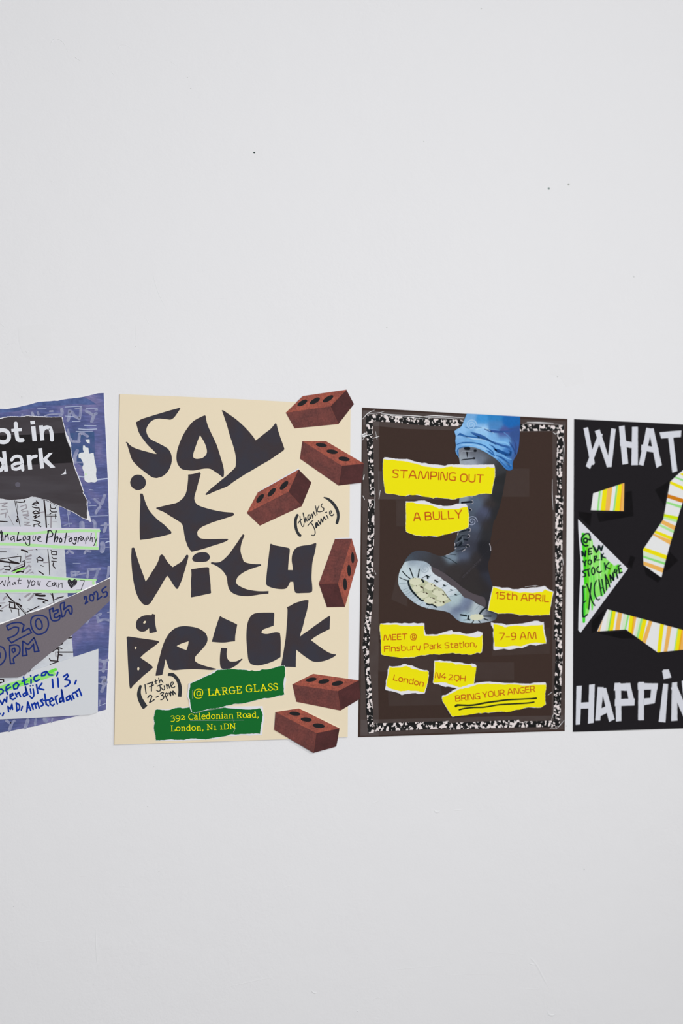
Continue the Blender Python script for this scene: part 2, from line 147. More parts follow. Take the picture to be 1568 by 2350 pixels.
# torn yellow labels: frame, printed yellow area, torn white sheet, words (text,x0,y0,x1,y1,cap height)
YELLOW = [
 (870,1040,11.2,"118,150 240,175 340,162 480,190 620,200 740,218 820,245 960,270 1060,300 1150,338 1300,355 1456,375 1556,385 1656,380 1726,355 1866,340 1916,355 2136,365 2196,378 2306,385 2416,365 2486,378 2716,378 2806,345 2876,365 2981,370 2981,600 2946,740 2906,960 2896,1045 2756,1035 2576,1050 2496,1085 2316,1105 2156,1135 2016,1160 1916,1190 1786,1170 1656,1160 1456,1130 1400,1165 1330,1135 1200,1125 1100,1105 1050,1080 980,1070 870,1080 790,1068 730,1080 690,1105 600,1098 500,1080 360,1045 220,1042 160,1020 145,900 115,680 103,480 103,320",
  "108,150 145,105 200,105 300,125 400,140 560,155 720,148 800,170 900,210 1030,235 1090,250 1200,250 1280,280 1400,290 1480,290 1530,295 1640,315 1700,320 1780,295 1900,290 2020,290 2060,285 2200,300 2400,300 2600,292 2960,292 2986,380 2986,600 2950,740 2910,960 2898,1049 2756,1039 2576,1054 2496,1089 2316,1109 2156,1139 2016,1164 1916,1194 1786,1174 1656,1164 1456,1134 1400,1169 1330,1139 1100,1109 980,1074 790,1072 690,1109 500,1084 360,1049 220,1046 156,1022 141,900 111,680 99,480 99,320",
  [("STAMPING",900.4,1096.3,1046,1103.8,19.4),("OUT",1055.8,1105.9,1110.3,1108.6,19.6)]),
 (920,1130,9.2235,"115,210 260,210 340,240 480,250 620,265 700,290 820,345 870,335 940,350 1220,348 1320,315 1415,305 1425,360 1445,480 1438,600 1438,730 1380,765 1230,815 1150,825 1060,860 1000,885 880,900 830,925 770,935 720,920 630,920 480,925 400,910 330,912 240,885 150,850 115,830 108,740 115,500 108,310",
  "108,190 170,190 280,195 380,175 500,172 560,195 660,235 770,268 850,268 880,288 950,290 1080,280 1180,240 1380,240 1415,300 1428,360 1449,480 1442,600 1442,733 1380,769 1230,819 1060,864 880,904 770,939 630,924 480,929 330,916 150,854 111,832 104,740 111,500 104,310",
  [("A",949.1,1196.4,966.6,1195.6,20.2),("BULLY",975.8,1195.1,1061.5,1189.6,20.2)]),
 (1110,1330,9.2235,"208,153 290,185 400,225 560,235 680,250 760,275 880,265 1040,280 1160,262 1240,262 1300,205 1360,235 1472,265 1437,450 1397,748 1300,745 1220,755 1110,750 1040,765 900,745 770,755 700,735 600,715 540,712 310,720 240,690 102,646 142,450 178,280",
  "200,143 330,160 380,175 530,172 620,205 740,205 820,180 880,190 1080,175 1160,165 1300,135 1370,200 1490,255 1465,350 1410,650 1408,750 1300,749 1220,759 1110,754 1040,769 900,749 770,759 700,739 600,719 540,716 310,724 240,694 88,650 128,430 168,270",
  [("15th",1136.8,1374.6,1187.5,1377.7,17.0),("APRIL",1195.1,1379.3,1260.7,1382,17.0)]),
 (1110,1330,9.2235,"210,940 320,960 400,985 460,1010 560,985 700,970 800,978 900,990 1000,970 1150,970 1255,958 1262,1040 1290,1190 1325,1350 1240,1350 1120,1335 1000,1350 900,1375 800,1415 640,1400 520,1415 440,1435 300,1420 230,1415 235,1360 215,1250 215,1130",
  "160,905 240,925 400,930 490,960 620,945 800,935 960,905 1080,875 1160,875 1220,900 1275,900 1285,1040 1310,1180 1335,1300 1325,1355 1240,1365 1120,1395 980,1375 820,1455 740,1445 640,1470 540,1485 430,1465 240,1495 210,1480 215,1300 200,1130 215,1060 165,960",
  [("7-9",1145.8,1469.3,1185.4,1468.6,17.2),("AM",1193.5,1468.2,1232,1466.8,17.2)]),
 (865,1410,11.2,"90,245 180,262 300,265 500,258 600,280 700,290 840,290 900,300 1000,290 1120,290 1205,290 1210,400 1212,500 1240,550 1400,550 1568,550 1628,525 1758,512 1888,520 1948,505 2148,520 2288,550 2438,575 2548,595 2658,570 2718,525 2713,700 2718,790 2693,970 2658,995 2588,980 2428,1035 2368,1040 2328,1020 2188,1025 2128,1000 2038,1010 1968,985 1848,1000 1708,1010 1608,1035 1468,1015 1428,1028 1350,1025 1240,1050 1120,1050 960,1100 890,1095 820,1112 750,1100 640,1120 580,1115 500,1095 360,1085 250,1065 130,1040 110,960 110,700 95,540 78,380 78,290",
  "88,238 200,228 320,215 360,225 480,215 560,222 640,232 720,218 840,232 950,215 1060,235 1140,220 1225,230 1222,380 1260,510 1330,520 1430,510 1500,518 1548,515 1708,465 1828,430 1928,400 1968,455 2148,448 2188,475 2288,505 2388,495 2508,470 2598,425 2718,470 2724,700 2724,790 2700,980 2658,999 2588,984 2428,1039 2368,1044 2328,1024 2188,1029 2128,1004 2038,1014 1968,989 1708,1014 1608,1039 1468,1019 1350,1029 1240,1054 1120,1054 960,1104 820,1116 640,1124 500,1099 250,1069 126,1042 106,960 106,700 91,540 73,380 73,290",
  [("MEET",880.6,1470.3,936,1467.7,14.1),("@",942.2,1467.5,957,1467,13.2),("Finsbury",882,1496.2,966.3,1491.6,13.9),("Park",973.5,1490.8,1014.4,1488.6,13.9),("Station,",1021.1,1488.4,1094.7,1484.3,13.9)]),
 (880,1500,11.2,"160,345 240,362 340,355 450,355 540,325 600,318 660,340 740,390 850,400 940,430 1050,455 1160,455 1165,560 1140,740 1100,850 1050,1000 950,980 860,955 700,955 630,945 560,960 450,965 340,940 200,905 100,850 78,820 100,650 135,500",
  "145,320 260,335 400,318 450,310 500,270 570,262 620,290 740,305 880,375 960,400 1050,425 1130,428 1165,450 1172,560 1150,700 1110,880 1065,1020 900,1040 820,1010 640,1030 540,1045 475,1065 400,1015 280,980 60,940 45,900 65,830 70,680 110,560 115,420",
  [("London",902,1561.2,971.6,1576.4,14.1)]),
 (985,1500,11.2,"145,210 230,205 300,225 450,225 520,235 600,230 680,275 780,272 930,290 1060,290 1120,340 1215,345 1205,450 1185,560 1160,700 1150,800 1000,860 900,870 760,865 620,810 520,790 460,755 330,735 180,750 105,750 130,600 150,330",
  "135,180 240,175 280,160 320,182 400,190 540,190 600,215 820,225 950,262 1060,270 1105,250 1190,270 1220,320 1195,500 1155,790 1050,880 820,910 700,890 560,860 480,845 420,860 330,830 240,790 130,780 97,750 120,560",
  [("N4",998.4,1556.3,1023.8,1559,13.6),("2QH",1029.6,1560.9,1068.3,1564,13.6)]),
]
YELLOW.append((1010,1550,12.06,"65,610 90,590 170,570 260,520 380,465 540,375 640,370 680,345 780,340 840,310 900,300 1000,260 1080,240 1200,240 1330,220 1430,235 1634,238 1788,254 1911,238 2065,246 2188,254 2280,277 2403,277 2619,254 2926,254 2939,262 2934,385 2911,492 2911,646 2926,800 2803,884 2680,892 2588,877 2465,877 2311,907 2234,941 2096,954 1942,1007 1850,1015 1727,1000 1557,1008 1400,1020 1330,1040 1270,1020 1150,1048 1080,1035 950,1065 860,1075 740,1100 620,1105 520,1125 400,1130 350,1145 320,1115 240,980 150,830 80,720 60,640",
  "60,560 90,548 160,545 250,490 370,410 480,360 700,290 850,240 940,235 1040,200 1180,185 1350,170 1568,190 1634,192 1865,215 2065,208 2250,223 2496,231 2634,200 2919,192 2945,246 2938,385 2915,492 2915,646 2930,802 2803,888 2680,896 2465,881 2311,911 2096,958 1850,1019 1727,1004 1557,1012 1330,1044 1270,1024 1150,1052 1080,1039 860,1079 620,1109 400,1134 350,1149 316,1117 236,982 146,832 76,722 56,640",
  [("BRING",1045.7,1610.4,1102.9,1604.3,14.5),("YOUR",1108.3,1602.2,1159.5,1596.2,14.5),("ANGER",1165.3,1595.3,1229.1,1587.9,14.5)]))
UNDERLINES = (1010,1550,12.06,[("70,60,50,50,50,50,50,44,40,40,46,52","440,850 480,825 620,825 800,830 1000,810 1250,760 1603,711 1865,677 2188,661 2465,646 2557,642 2665,631"),
 (42,"535,950 700,910 950,885 1200,880 1400,850 1603,815 1865,797 2250,777 2465,761 2603,738")])
# black and white marbled strips (pixels)
MARBLED = [
 "840.7,953 855.5,953 855.7,1000 857.8,1060 858.5,1100 859.3,1139.6 849.3,1139.6 847,1100 845,1060 842.5,1010 840.5,980",
 "844.9,1146 859,1146 859.7,1170 859,1230 857,1290 856.7,1316 841.5,1316 842.5,1280 844,1230 845.5,1170",
 "841,1317 859.4,1318 857.4,1363 854,1393 851.5,1423 849,1460 847,1490 832.5,1491 835,1460 838,1423 842.2,1393 844,1363 843,1335",
 "834,1493 847,1493 846.9,1500 848.8,1538 853,1576 855.6,1628 857,1653 859.5,1681 845,1683.5 843.7,1653 841,1628 839.9,1576 838,1538 836,1500",
 "856,951 884,952 930,955.5 988.5,959.8 988.5,977 960,974.5 900,969 856,966.4",
 "988,960.6 1068,963.9 1068,977.8 988,977.3",
 "1191,973 1240,974.5 1281,977.5 1281,988 1240,988.5 1191,989.3",
 "1279.2,975 1294.8,976 1293.5,1010 1292.6,1045 1291,1075 1289.8,1102 1289.5,1136 1280.5,1136 1279.2,1102 1278,1075 1278.3,1045 1279.5,1010",
 "1275.4,1137 1293.6,1137 1292,1170 1291.3,1230 1290.5,1274 1291,1319 1290.4,1379 1289.6,1423 1288.9,1468 1271.7,1468 1274,1423 1275.5,1379 1276,1319 1275,1274 1275,1230 1275.5,1170",
 "1277,1469 1290.4,1469 1291.5,1510 1289.5,1550 1287.7,1601 1287,1639 1286,1652 1271,1652 1271,1639 1271.8,1601 1274.3,1550 1276,1510",
 "860,1660 930,1658 1030.5,1654.5 1030.5,1671.4 930,1675.5 861,1678.8",
 "1031,1659.3 1117.8,1655.5 1160,1653.5 1192.7,1651.5 1193.5,1669 1117,1671.4 1032,1674.6",
 "1192.7,1656 1240,1654.5 1270.5,1654 1286,1652.5 1284.5,1666 1276,1669 1240,1668.5 1193,1669.5"]
TAPES = ["832.5,941 871,943 870,1080 872,1200 870,1340 869,1480 868,1560 870,1690 827,1690 829,1500 831,1300 833,1100",
 "833,942 1062,952 1192,962 1300,967 1297,990 1190,992 1060,988 930,984 834,975",
 "1268,980 1299,972 1298,1200 1296,1400 1294,1660 1266,1662 1268,1500 1269,1250",
 "828,1652 1000,1648 1150,1644 1293,1642 1293,1674 1100,1680 828,1688",
 "868,1081 1060,1081 1060,1146 868,1146","909,1146 960,1146 960,1208 910,1208","1120,1075 1215,1075 1215,1140 1120,1140",
 "868,1475 1005,1475 1005,1541 868,1541","890,1568 1012,1566 1015,1618 892,1620","912,1318 935,1330 935,1392 898,1375",
 "1080,1520 1180,1520 1180,1560 1080,1560","1130,1450 1262,1440 1262,1500 1130,1505"]
CREASE_GLINTS = [(1.2,"832,962 845,948 860,941"),(0.9,"845,950 872,947 882,944"),(1.3,"875,949 905,952 960,955 988,959"),(0.8,"880,951 930,957 985,962"),(1.6,"973,956 1000,954 1040,957 1066,959"),(1.0,"978,958 1020,959 1064,962"),  # glints on the crinkled clear tape, drawn as pale strokes (pixels)
 (1.6,"1210,969 1240,969.5 1270,971"),(0.9,"1205,971 1245,972 1285,974"),(3.5,"832,998 838,995"),(3.5,"834,1002 841,999"),(1.2,"832,1010 840,1000 853,997"),(1.2,"855,1006 865,1003 871,1001"),(0.8,"860,1120 861,1140 859,1168"),
 (0.8,"873,1125 870,1145"),(1.0,"833,1138 837,1146"),(0.8,"1258,1595 1268,1588"),(1.0,"1278,1672 1285,1665 1295,1653"),(0.7,"1262,1672 1277,1673 1282,1668"),(0.7,"1270,1640 1266,1652"),(0.6,"862,990 866,1010"),
 (0.8,"1293,1000 1295,1030 1293,1060"),(0.8,"1268,1100 1268,1140 1270,1170"),(0.8,"1291,1280 1294,1297"),(1.5,"1270,992 1275,996 1280,993"),(2.0,"836,1090 834,1100"),(0.8,"860,1310 863,1318"),(0.8,"1205,1347 1228,1344 1236,1345"),(0.6,"1212,1350 1230,1347")]
P=(1300,940,5.8507); Q=(1300,1500,5.8507); R=(1400,1060,8.3929); S=(1350,1370,7.1927); T=(1310,1170,7.8333); U=(1320,1200,9.7917)
TAPE_LETTERS = [
 (P,["232,250 292,238 382,715 370,740 328,742","262,760 320,795 490,335 480,325 425,345","385,290 448,265 500,420 608,768 548,775","605,250 665,262 608,770 548,772"]),
 (P,["708,225 782,215 832,725 755,738","885,232 962,232 962,745 875,745","722,405 930,448 925,525 724,488"]),
 (P,["1078,245 1150,258 1035,755 975,738","1105,258 1172,250 1283,745 1212,783","1012,470 1238,515 1233,585 1005,545"]),
 (P,["1252,305 1545,280 1540,368 1275,388","1370,375 1435,370 1492,825 1425,845"]),
 (Q,["137,435 210,430 185,950 127,955","308,418 382,410 368,930 292,940","185,660 310,652 310,735 180,740"]),
 (Q,["422,450 502,450 455,898 390,900","470,470 533,458 650,882 575,918","432,752 588,682 603,765 440,848"]),
 (Q,["658,450 735,450 740,905 668,912","650,395 720,390 740,402 860,393 864,500 640,495","800,400 858,395 915,640 850,690","655,612 920,605 915,695 652,705"]),
 (Q,["970,380 1045,380 1042,895 965,895","960,395 1232,400 1225,480 962,488","1150,400 1232,400 1190,660 1125,640","1040,605 1195,590 1190,665 1040,692"]),
 (Q,["1305,405 1368,408 1332,922 1242,915","1290,235 1310,215 1375,212 1412,320 1310,345"]),
 (Q,["1420,390 1488,382 1492,898 1410,905","1405,460 1485,430 1690,900 1610,930","1550,365 1640,360 1690,900 1610,905"]),
]
W_="228,228,228"; YE="240,222,0"; OR="233,178,92"; GR="150,220,130"; PG="212,228,200"; DO="205,125,25"; LI="205,225,0"
TIES = [
 (P,"362,1125 780,985 772,1362 332,1350",[("440,1095 410,1350 465,1085 435,1350",GR),("465,1085 435,1350 490,1080 460,1355",PG),("490,1080 460,1355 552,1060 522,1355",YE),("552,1060 522,1355 622,1040 582,1355",OR),("672,1020 628,1355 695,1010 650,1360",GR),("697,1010 650,1360 750,990 715,1360",YE),("750,990 715,1360 762,985 732,1360","232,160,60"),("762,985 732,1360 800,985 790,1360",OR)]),
 (R,"1440,140 1410,165 1330,225 1165,380 1095,760 1035,1080 1030,1110 890,1320 640,1690 650,1985 995,2225 1050,1990 1200,1450 1310,1080 1410,760 1480,520 1640,330 1560,90",[
  ("1380,220 1420,210 1380,250 1420,275",YE),("1280,285 1410,335 1280,320 1410,375",GR),("1175,370 1410,470 1165,425 1410,545",YE),("1130,625 1410,710 1125,700 1400,790",DO),("1105,765 1370,840 1100,800 1370,895",GR),
  ("1050,1000 1315,1055 1040,1062 1300,1120",LI),("1040,1067 1300,1122 1040,1090 1290,1165","180,228,150"),("1025,1120 1265,1230 1000,1190 1245,1320",OR),("985,1205 1240,1322 960,1240 1220,1370","172,226,150"),("890,1320 1205,1445 870,1375 1190,1510",YE),
  ("855,1383 1190,1512 850,1420 1160,1595",OR),("680,1650 1105,1800 645,1715 1080,1880",YE),("645,1720 1080,1880 645,1800 1070,1930",PG),("660,1810 1060,1935 655,1850 1050,1980","140,218,120"),("650,1915 1040,2045 650,1985 1020,2135",OR)]),
 (S,"320,205 1568,545 1900,636 1900,835 1568,870 1150,915 625,535 150,570",[
  ("210,450 150,590 225,450 190,590",OR),("345,200 285,580 392,200 325,560",PG),("392,200 325,560 410,200 350,560","130,215,90"),("410,200 350,560 467,200 412,560",YE),("495,250 445,560 567,250 520,560",OR),
  ("600,260 540,560 650,300 595,560",PG),("650,300 595,560 682,300 622,560","140,220,120"),("688,320 662,560 747,330 715,590",YE),("747,330 715,590 762,330 735,600","232,170,0"),("762,330 735,600 800,340 745,610",OR),
  ("830,350 770,640 870,360 800,660",PG),("870,360 800,660 902,370 830,680",GR),("902,370 830,680 972,380 895,725",YE),("1002,395 895,725 1062,410 950,770",OR),("1190,440 1140,910 1258,440 1200,910",YE),
  ("1312,480 1250,900 1382,490 1310,900",OR),("1475,520 1415,890 1492,520 1435,890","170,225,120"),("1492,520 1435,890 1550,520 1490,890",YE),("1550,520 1490,890 1565,520 1520,890","232,165,30"),("1565,520 1520,890 1630,520 1570,890",OR)]),
]
FLAG = "135,170 1030,1060 620,1610 180,2210 138,2165 145,1800 165,1400 185,1100 180,900 155,600 140,350"
FLAG_GREEN = "145,225 340,235 330,380 390,360 405,500 560,640 590,700 720,820 880,960 960,940 1060,1030 1060,1090 960,1150 860,1280 800,1350 730,1500 620,1650 560,1640 480,1680 430,1740 400,1960 370,1965 350,1750 320,2000 280,2080 225,2100 210,2240 180,2250 150,2060 165,1500 200,1360 185,1000 165,600"
FLAG_STREAKS = [("60,212,25",60,"185,250 190,500 220,800 235,1350"),("62,210,45",60,"195,1430 205,1700 205,2060 200,2220"),("105,210,45",55,"255,480 285,800 290,1200 275,1900"),("110,222,85",34,"345,700 350,1100 400,1600 385,1940"),
 ("190,240,165",24,"355,420 370,700 385,1000"),("195,242,175",22,"560,700 560,1000 580,1200"),("185,238,160",20,"480,1000 500,1200 505,1420"),("190,240,165",18,"380,560 400,720"),("110,205,40",55,"820,940 770,1100 740,1350"),("85,205,45",60,"970,960 900,1080"),("90,215,80",30,"420,1200 440,1500 430,1700"),("95,218,80",28,"600,1300 620,1640"),("95,215,70",26,"690,1350 710,1480"),("100,216,75",24,"640,900 660,1100")]
FLAG_TEXT = [(36,"250,450 200,420 200,360 250,340 280,370 270,430 240,440"),(36,"300,370 345,385 340,300 310,240 240,245 165,310 150,400 180,480 230,520 290,510"),(40,"170,740 160,640 230,750 240,630"),(34,"375,570 310,580 305,640 305,715 375,690"),(30,"305,645 365,635"),(42,"415,520 480,660 520,590 540,510 590,620 625,520"),
 (34,"180,860 220,900 250,840"),(34,"225,900 228,960"),(30,"330,830 295,860 300,920 345,935 375,890 360,840 325,830"),(32,"440,880 440,750"),(30,"435,760 480,740 490,780 440,830 490,835 550,830"),(36,"600,830 590,700"),(30,"640,690 600,760 690,785"),
 (32,"235,1060 180,1085 180,1110 240,1150 235,1195 185,1210"),(30,"250,1060 330,1035"),(34,"295,1050 315,1190"),(30,"400,1000 375,1060 385,1140 415,1165 445,1110 435,1030 405,1000"),(30,"530,980 490,1020 500,1090 550,1120 600,1085"),(32,"665,900 690,1050"),(30,"765,885 685,980 795,1040"),
 (32,"175,1420 185,1700 175,1900 180,2110 220,2110 275,2060"),(26,"190,1450 240,1440"),(26,"195,1790 245,1755"),(32,"265,1370 330,1550 380,1750 445,1855"),(32,"365,1345 340,1600 310,1940"),(30,"480,1300 435,1420 445,1600 490,1710 530,1730 550,1710"),(30,"540,1275 560,1400 595,1630"),(30,"605,1270 635,1450 665,1580"),(26,"565,1470 640,1450"),
 (32,"710,1510 700,1350 680,1160 740,1300 785,1435"),(28,"695,1370 745,1350"),(38,"810,1340 785,1170 870,1290 855,1130"),(34,"900,1050 880,1110 930,1120 945,1060"),(34,"930,1120 960,1240"),(34,"1020,950 970,980 990,1060 1000,1130 1060,1110"),(28,"985,1050 1040,1020")]
DARK_TAPES = [(P,"410,1388 900,1366 905,1430 440,1510"),(P,"1190,1080 1395,950 1350,1080 1318,1300"),(P,"790,1105 880,1092 900,1362 790,1370"),(R,"1150,1720 1320,1900 1110,2090 1040,2110"),(R,"650,2010 995,2245 930,2330 700,2180"),(S,"170,600 625,560 800,680 560,690"),(T,"140,30 380,60 350,300 150,120"),(S,"60,400 290,200 130,560 60,600"),(R,"400,1800 490,1840 420,2060 340,1980")]
A1=(0,890,6.0308); A2=(0,1130,12.0615); A3=(120,1130,11.2); A4=(0,1250,12.0615); A5=(110,1280,10.4533); A6=(0,1360,8.7111); A7=(0,1510,6.0308)
BLUE_SHEET = [(A1,"-1990,620 0,290 100,293 180,280 270,262 370,240 450,220 530,195 600,190 680,185 750,178 800,180 850,165 960,150 1100,135 1160,125 1260,100 1360,75 1435,72 1450,400 1465,700 1490,1200"),
  (A3,"1440,0 1480,1568"),(A5,"1490,0 1480,1568"),(A7,"1500,0 1465,715 1360,742 1080,800 900,845 720,885 500,940 200,1000 0,1035 -1930,1420")]
BLUE_TOP = (A1,"0,292 100,295 270,264 450,222 530,197 680,187 800,182 960,152 1160,127 1250,170 1340,230 1200,235 1000,225 850,245 600,240 400,290 200,330 0,345")
PATTERN = [(A1,[(44,"940,450 955,400 960,320 990,330 1030,390"),(40,"1030,390 1100,430 1115,350 1120,280"),(18,"1040,290 1130,280"),(40,"1190,320 1230,340 1290,380 1335,355"),(46,"1300,385 1270,465"),(26,"1320,310 1345,305"),(46,"855,300 860,350 835,385"),(24,"690,325 730,322"),(20,"620,390 680,370 830,360"),(40,"445,350 462,390"),(26,"310,370 300,400"),(30,"520,335 535,370"),
  (40,"1090,740 1100,640 1150,630 1210,670"),(34,"940,580 960,680 1000,740 1100,745"),(50,"1035,1030 1040,940 1070,870"),(20,"1030,1030 1150,1035")]),
 (A3,[(65,"1090,180 1150,240 1240,300"),(80,"1345,80 1310,180 1270,290"),(75,"1230,370 1150,470 1120,530"),(90,"425,470 420,540"),(36,"300,860 400,810 490,800"),(140,"760,800 765,900"),(80,"1050,730 1095,780 1100,900"),(80,"1370,800 1370,900 1330,1000"),(36,"1250,850 1450,835"),(130,"1290,1320 1300,1400 1280,1500"),(60,"940,230 960,270"),(60,"370,1568 430,1500 540,1560"),(60,"830,1568 870,1500 980,1520")]),
 (A5,[(60,"560,350 570,430 700,400"),(36,"570,430 910,370"),(60,"950,470 970,280 1240,270"),(66,"1200,300 1160,430 1125,500"),(60,"1460,220 1450,380 1420,470"),(44,"560,335 740,340"),(70,"1260,1350 1190,1390 1210,1530"),(60,"1200,1540 1330,1480 1470,1500"),(24,"1430,1310 1480,1305"),(60,"975,1480 930,1568"),(18,"1070,1390 1190,1380")]),
 (A7,[(40,"1380,30 1430,50 1490,30"),(46,"1455,50 1430,180"),(30,"1400,270 1460,265"),(60,"1430,350 1450,290 1460,340"),(46,"1440,380 1410,460"),(18,"1365,350 1470,370"),(24,"1380,590 1375,640"),(36,"90,870 150,910 200,870"),(46,"160,910 130,1000"),(50,"385,860 350,960"),(34,"495,850 485,920"),(60,"620,850 640,870"),(24,"725,840 715,885"),(40,"-100,960 -200,1020")])]
STREAKS = [(A1,[(12,"1090,570 1200,575 1340,570"),(10,"1170,520 1330,525"),(9,"1000,465 1110,465"),(8,"900,265 1130,255"),(16,"1090,1225 1170,1235"),(18,"1340,1275 1400,1265 1488,1255"),(8,"520,290 640,290"),(9,"1240,1410 1290,1415"),(7,"1050,602 1280,600"),(7,"1190,285 1350,290"),(8,"900,390 1030,400")]),
 (A3,[(11,"400,570 440,880"),(12,"930,350 1040,340 1130,345"),(10,"960,610 1440,600"),(8,"1230,1190 1440,1190"),(30,"1380,1290 1430,1265 1465,1262"),(9,"1370,1415 1470,1410"),(7,"960,140 1200,150")]),(A7,[(7,"1370,665 1460,630"),(7,"1365,170 1490,160")]),(A5,[(7,"650,310 660,450"),(7,"600,130 780,130"),(8,"785,190 790,200")])]
CAN = [(A1,"1185,715 1240,712 1245,772 1220,765 1190,740"),(A1,"1150,800 1175,800 1185,825 1225,830 1230,890 1245,915 1265,900 1298,905 1310,1000 1335,1130 1330,1200 1345,1290 1310,1310 1265,1305 1240,1310 1200,1305 1170,1270 1165,1180 1140,1110 1155,1050 1120,980 1090,970 1088,920 1110,900 1155,895 1160,880 1148,850")]
CAN_BACK = (A1,"970,625 1305,610 1312,800 1315,910 1325,1100 1160,1090 1020,1000 985,900")
BLACK_TORN = [(A1,"-700,520 0,430 60,415 150,400 290,405 380,390 430,395 560,405 700,410 855,405 870,480 890,560 905,640 920,720 945,790 975,830 980,910 1005,1000 1020,1080 1050,1160 1090,1260 1120,1350 1155,1440"),
 (A3,"780,0 840,110 890,190 880,290 900,400 890,540 900,640 885,670 840,670 760,640 640,560 540,500 450,455 380,440 300,390 220,355 170,340 110,310 50,285 0,250"),(A2,"1500,320 1400,250 1300,200 1180,185 1080,150 1000,130 880,115 830,130 720,175 600,185 450,200 300,210 180,200 80,180 0,170 -1200,300")]
BLACK_RIM = [(A1,"-700,510 0,418 60,402 150,392 290,397 380,380 430,388 560,392 700,400 865,400 880,480 900,560 925,640 950,680 985,780 985,830 992,910 1014,1000 1032,1075 1062,1160 1100,1250 1132,1340 1165,1435"),
 (A3,"800,0 858,100 905,185 915,290 912,400 935,500 960,600 985,660 1000,740 975,760 900,705 840,685 760,655 640,575 540,513 450,468 380,453 300,400 220,366 170,352 110,320 50,297 0,262"),(A2,"1500,340 1400,265 1300,212 1180,195 1080,162 1000,142 880,128 830,143 720,188 600,197 450,210 300,222 180,212 80,192 0,182 -1200,315")]
MID_TAPE = (A1,"-700,720 0,660 400,648 900,622 925,720 975,830 1003,1035 500,1062 0,1080 -700,1110")
BOLD = (A1,[("s",56,"125,669 118,710 95,740 60,752 20,750 -20,735 -42,700 -45,650 -30,610 0,590 40,586 85,598 115,630 125,669"),("s",56,"218,495 226,600 240,700 262,724 312,724"),("p",0,"155,570 300,555 303,598 160,612"),("p",0,"418,460 480,455 487,503 425,510"),("p",0,"430,535 490,530 510,735 450,741"),
 ("p",0,"540,522 595,518 615,725 560,731"),("s",54,"585,610 605,565 650,546 695,560 712,620 720,718"),("p",0,"28,880 82,876 112,1155 60,1161"),("s",54,"50,1060 35,1010 -10,985 -60,1000 -85,1060 -75,1120 -30,1145 20,1130 50,1080"),
 ("s",44,"162,1000 190,962 240,945 285,960 302,1010 316,1135"),("s",44,"308,1038 220,1048 172,1075 180,1118 225,1125 280,1105 308,1065"),("p",0,"368,932 425,927 447,1128 390,1134"),("s",46,"412,1010 432,968 500,945"),
 ("p",0,"527,838 583,833 612,1112 557,1119"),("p",0,"590,985 675,903 732,898 655,985 765,1100 703,1108 600,1020"),("p",0,"838,1203 870,1190 895,1160 906,1120 917,1194")])
NEWS = "-150,1120 130,1130 135,1160 141,1210 148,1262 150,1280 152,1322 158,1400 164,1459 169,1510 100,1540 60,1560 -150,1580"
SKETCH = [(A2,[(18,"410,230 450,450 560,950"),(9,"460,240 500,600"),(38,"1220,210 1260,600 1285,970"),(32,"460,260 560,272 680,262 690,220"),(30,"1010,240 1070,300 960,290 900,330 1000,360"),(30,"900,400 990,430 1080,430 1090,520"),(30,"1090,560 990,510 910,550 950,590 1090,580"),(30,"920,680 1000,640 960,720 1090,650"),(28,"910,770 1000,790 1100,820"),(26,"1120,830 1060,870 940,890 940,950"),(28,"1060,900 1130,950"),
   (24,"1390,320 1410,440 1520,450 1550,400"),(26,"1385,480 1440,540 1568,540"),(24,"1380,600 1440,560"),(18,"1290,620 1568,620"),(18,"1290,655 1568,655"),(18,"1530,600 1535,730"),(34,"480,660 500,720 450,790 490,820"),(28,"0,800 200,812"),(20,"1345,890 1347,893"),(12,"1150,200 1300,230 1568,370")]),
 (A4,[(26,"0,200 170,200"),(22,"0,400 350,350 580,320 570,480"),(46,"0,450 200,480 520,520"),(30,"240,400 300,450 500,500"),(46,"600,150 720,180 760,210"),(20,"600,480 680,440"),(36,"690,470 680,590 330,735"),(28,"120,600 250,590 300,640 270,700 140,690"),(20,"1130,570 1200,600"),(12,"260,520 290,620"),(28,"1020,380 1100,335 1190,400 1190,445 1060,430 1020,400"),(20,"1045,440 1045,490"),(20,"1325,130 1360,500 1375,830"),(22,"1410,150 1430,190 1568,190"),(22,"1420,210 1440,280 1568,280 1568,200"),(22,"1440,340 1480,390 1568,390"),(24,"1430,455 1568,470"),(28,"1480,500 1470,580 1530,650"),(44,"460,775 560,740 640,755"),(30,"1070,730 1200,820"),(24,"490,266 493,270"),(20,"1000,130 1025,150"),
   (34,"170,1340 250,1460 370,1568"),(28,"930,1360 1140,1345"),(56,"1000,1390 1110,1410 1240,1410"),(34,"1050,1490 1200,1510 1330,1560"),(34,"540,1515 560,1530"),(14,"1390,1350 1430,1400"),(30,"1450,1340 1490,1568")]),
 (A6,[(24,"180,180 290,210 300,310"),(22,"200,180 190,300 380,330"),(14,"220,340 240,400"),(14,"370,340 380,460"),(20,"130,20 180,90 330,230 520,440"),(9,"380,250 550,430"),(20,"540,390 600,360 780,270"),(10,"560,320 620,350"),(25,"390,130 405,145"),(20,"800,120 950,150 860,190 900,210"),(20,"1040,20 1070,150 1080,220"),(14,"1060,150 1150,120 1270,80 1140,100"),(34,"0,265 15,268"),(28,"0,360 40,365"),(32,"330,210 430,270"),
   (24,"1140,1190 1460,1190"),(24,"1120,1100 1180,1140 1150,1370"),(22,"1160,1100 1240,1120"),(22,"1170,1240 1240,1250"),(18,"1050,1180 1140,1120"),(22,"990,1320 1010,1360 1160,1370"),(18,"1000,1440 1100,1400 1180,1380"),(24,"1370,910 1430,900"),(20,"1180,1060 1250,1020")]),
 (A7,[(18,"0,300 50,300 50,330"),(24,"0,350 20,340"),(14,"430,150 400,190")])]
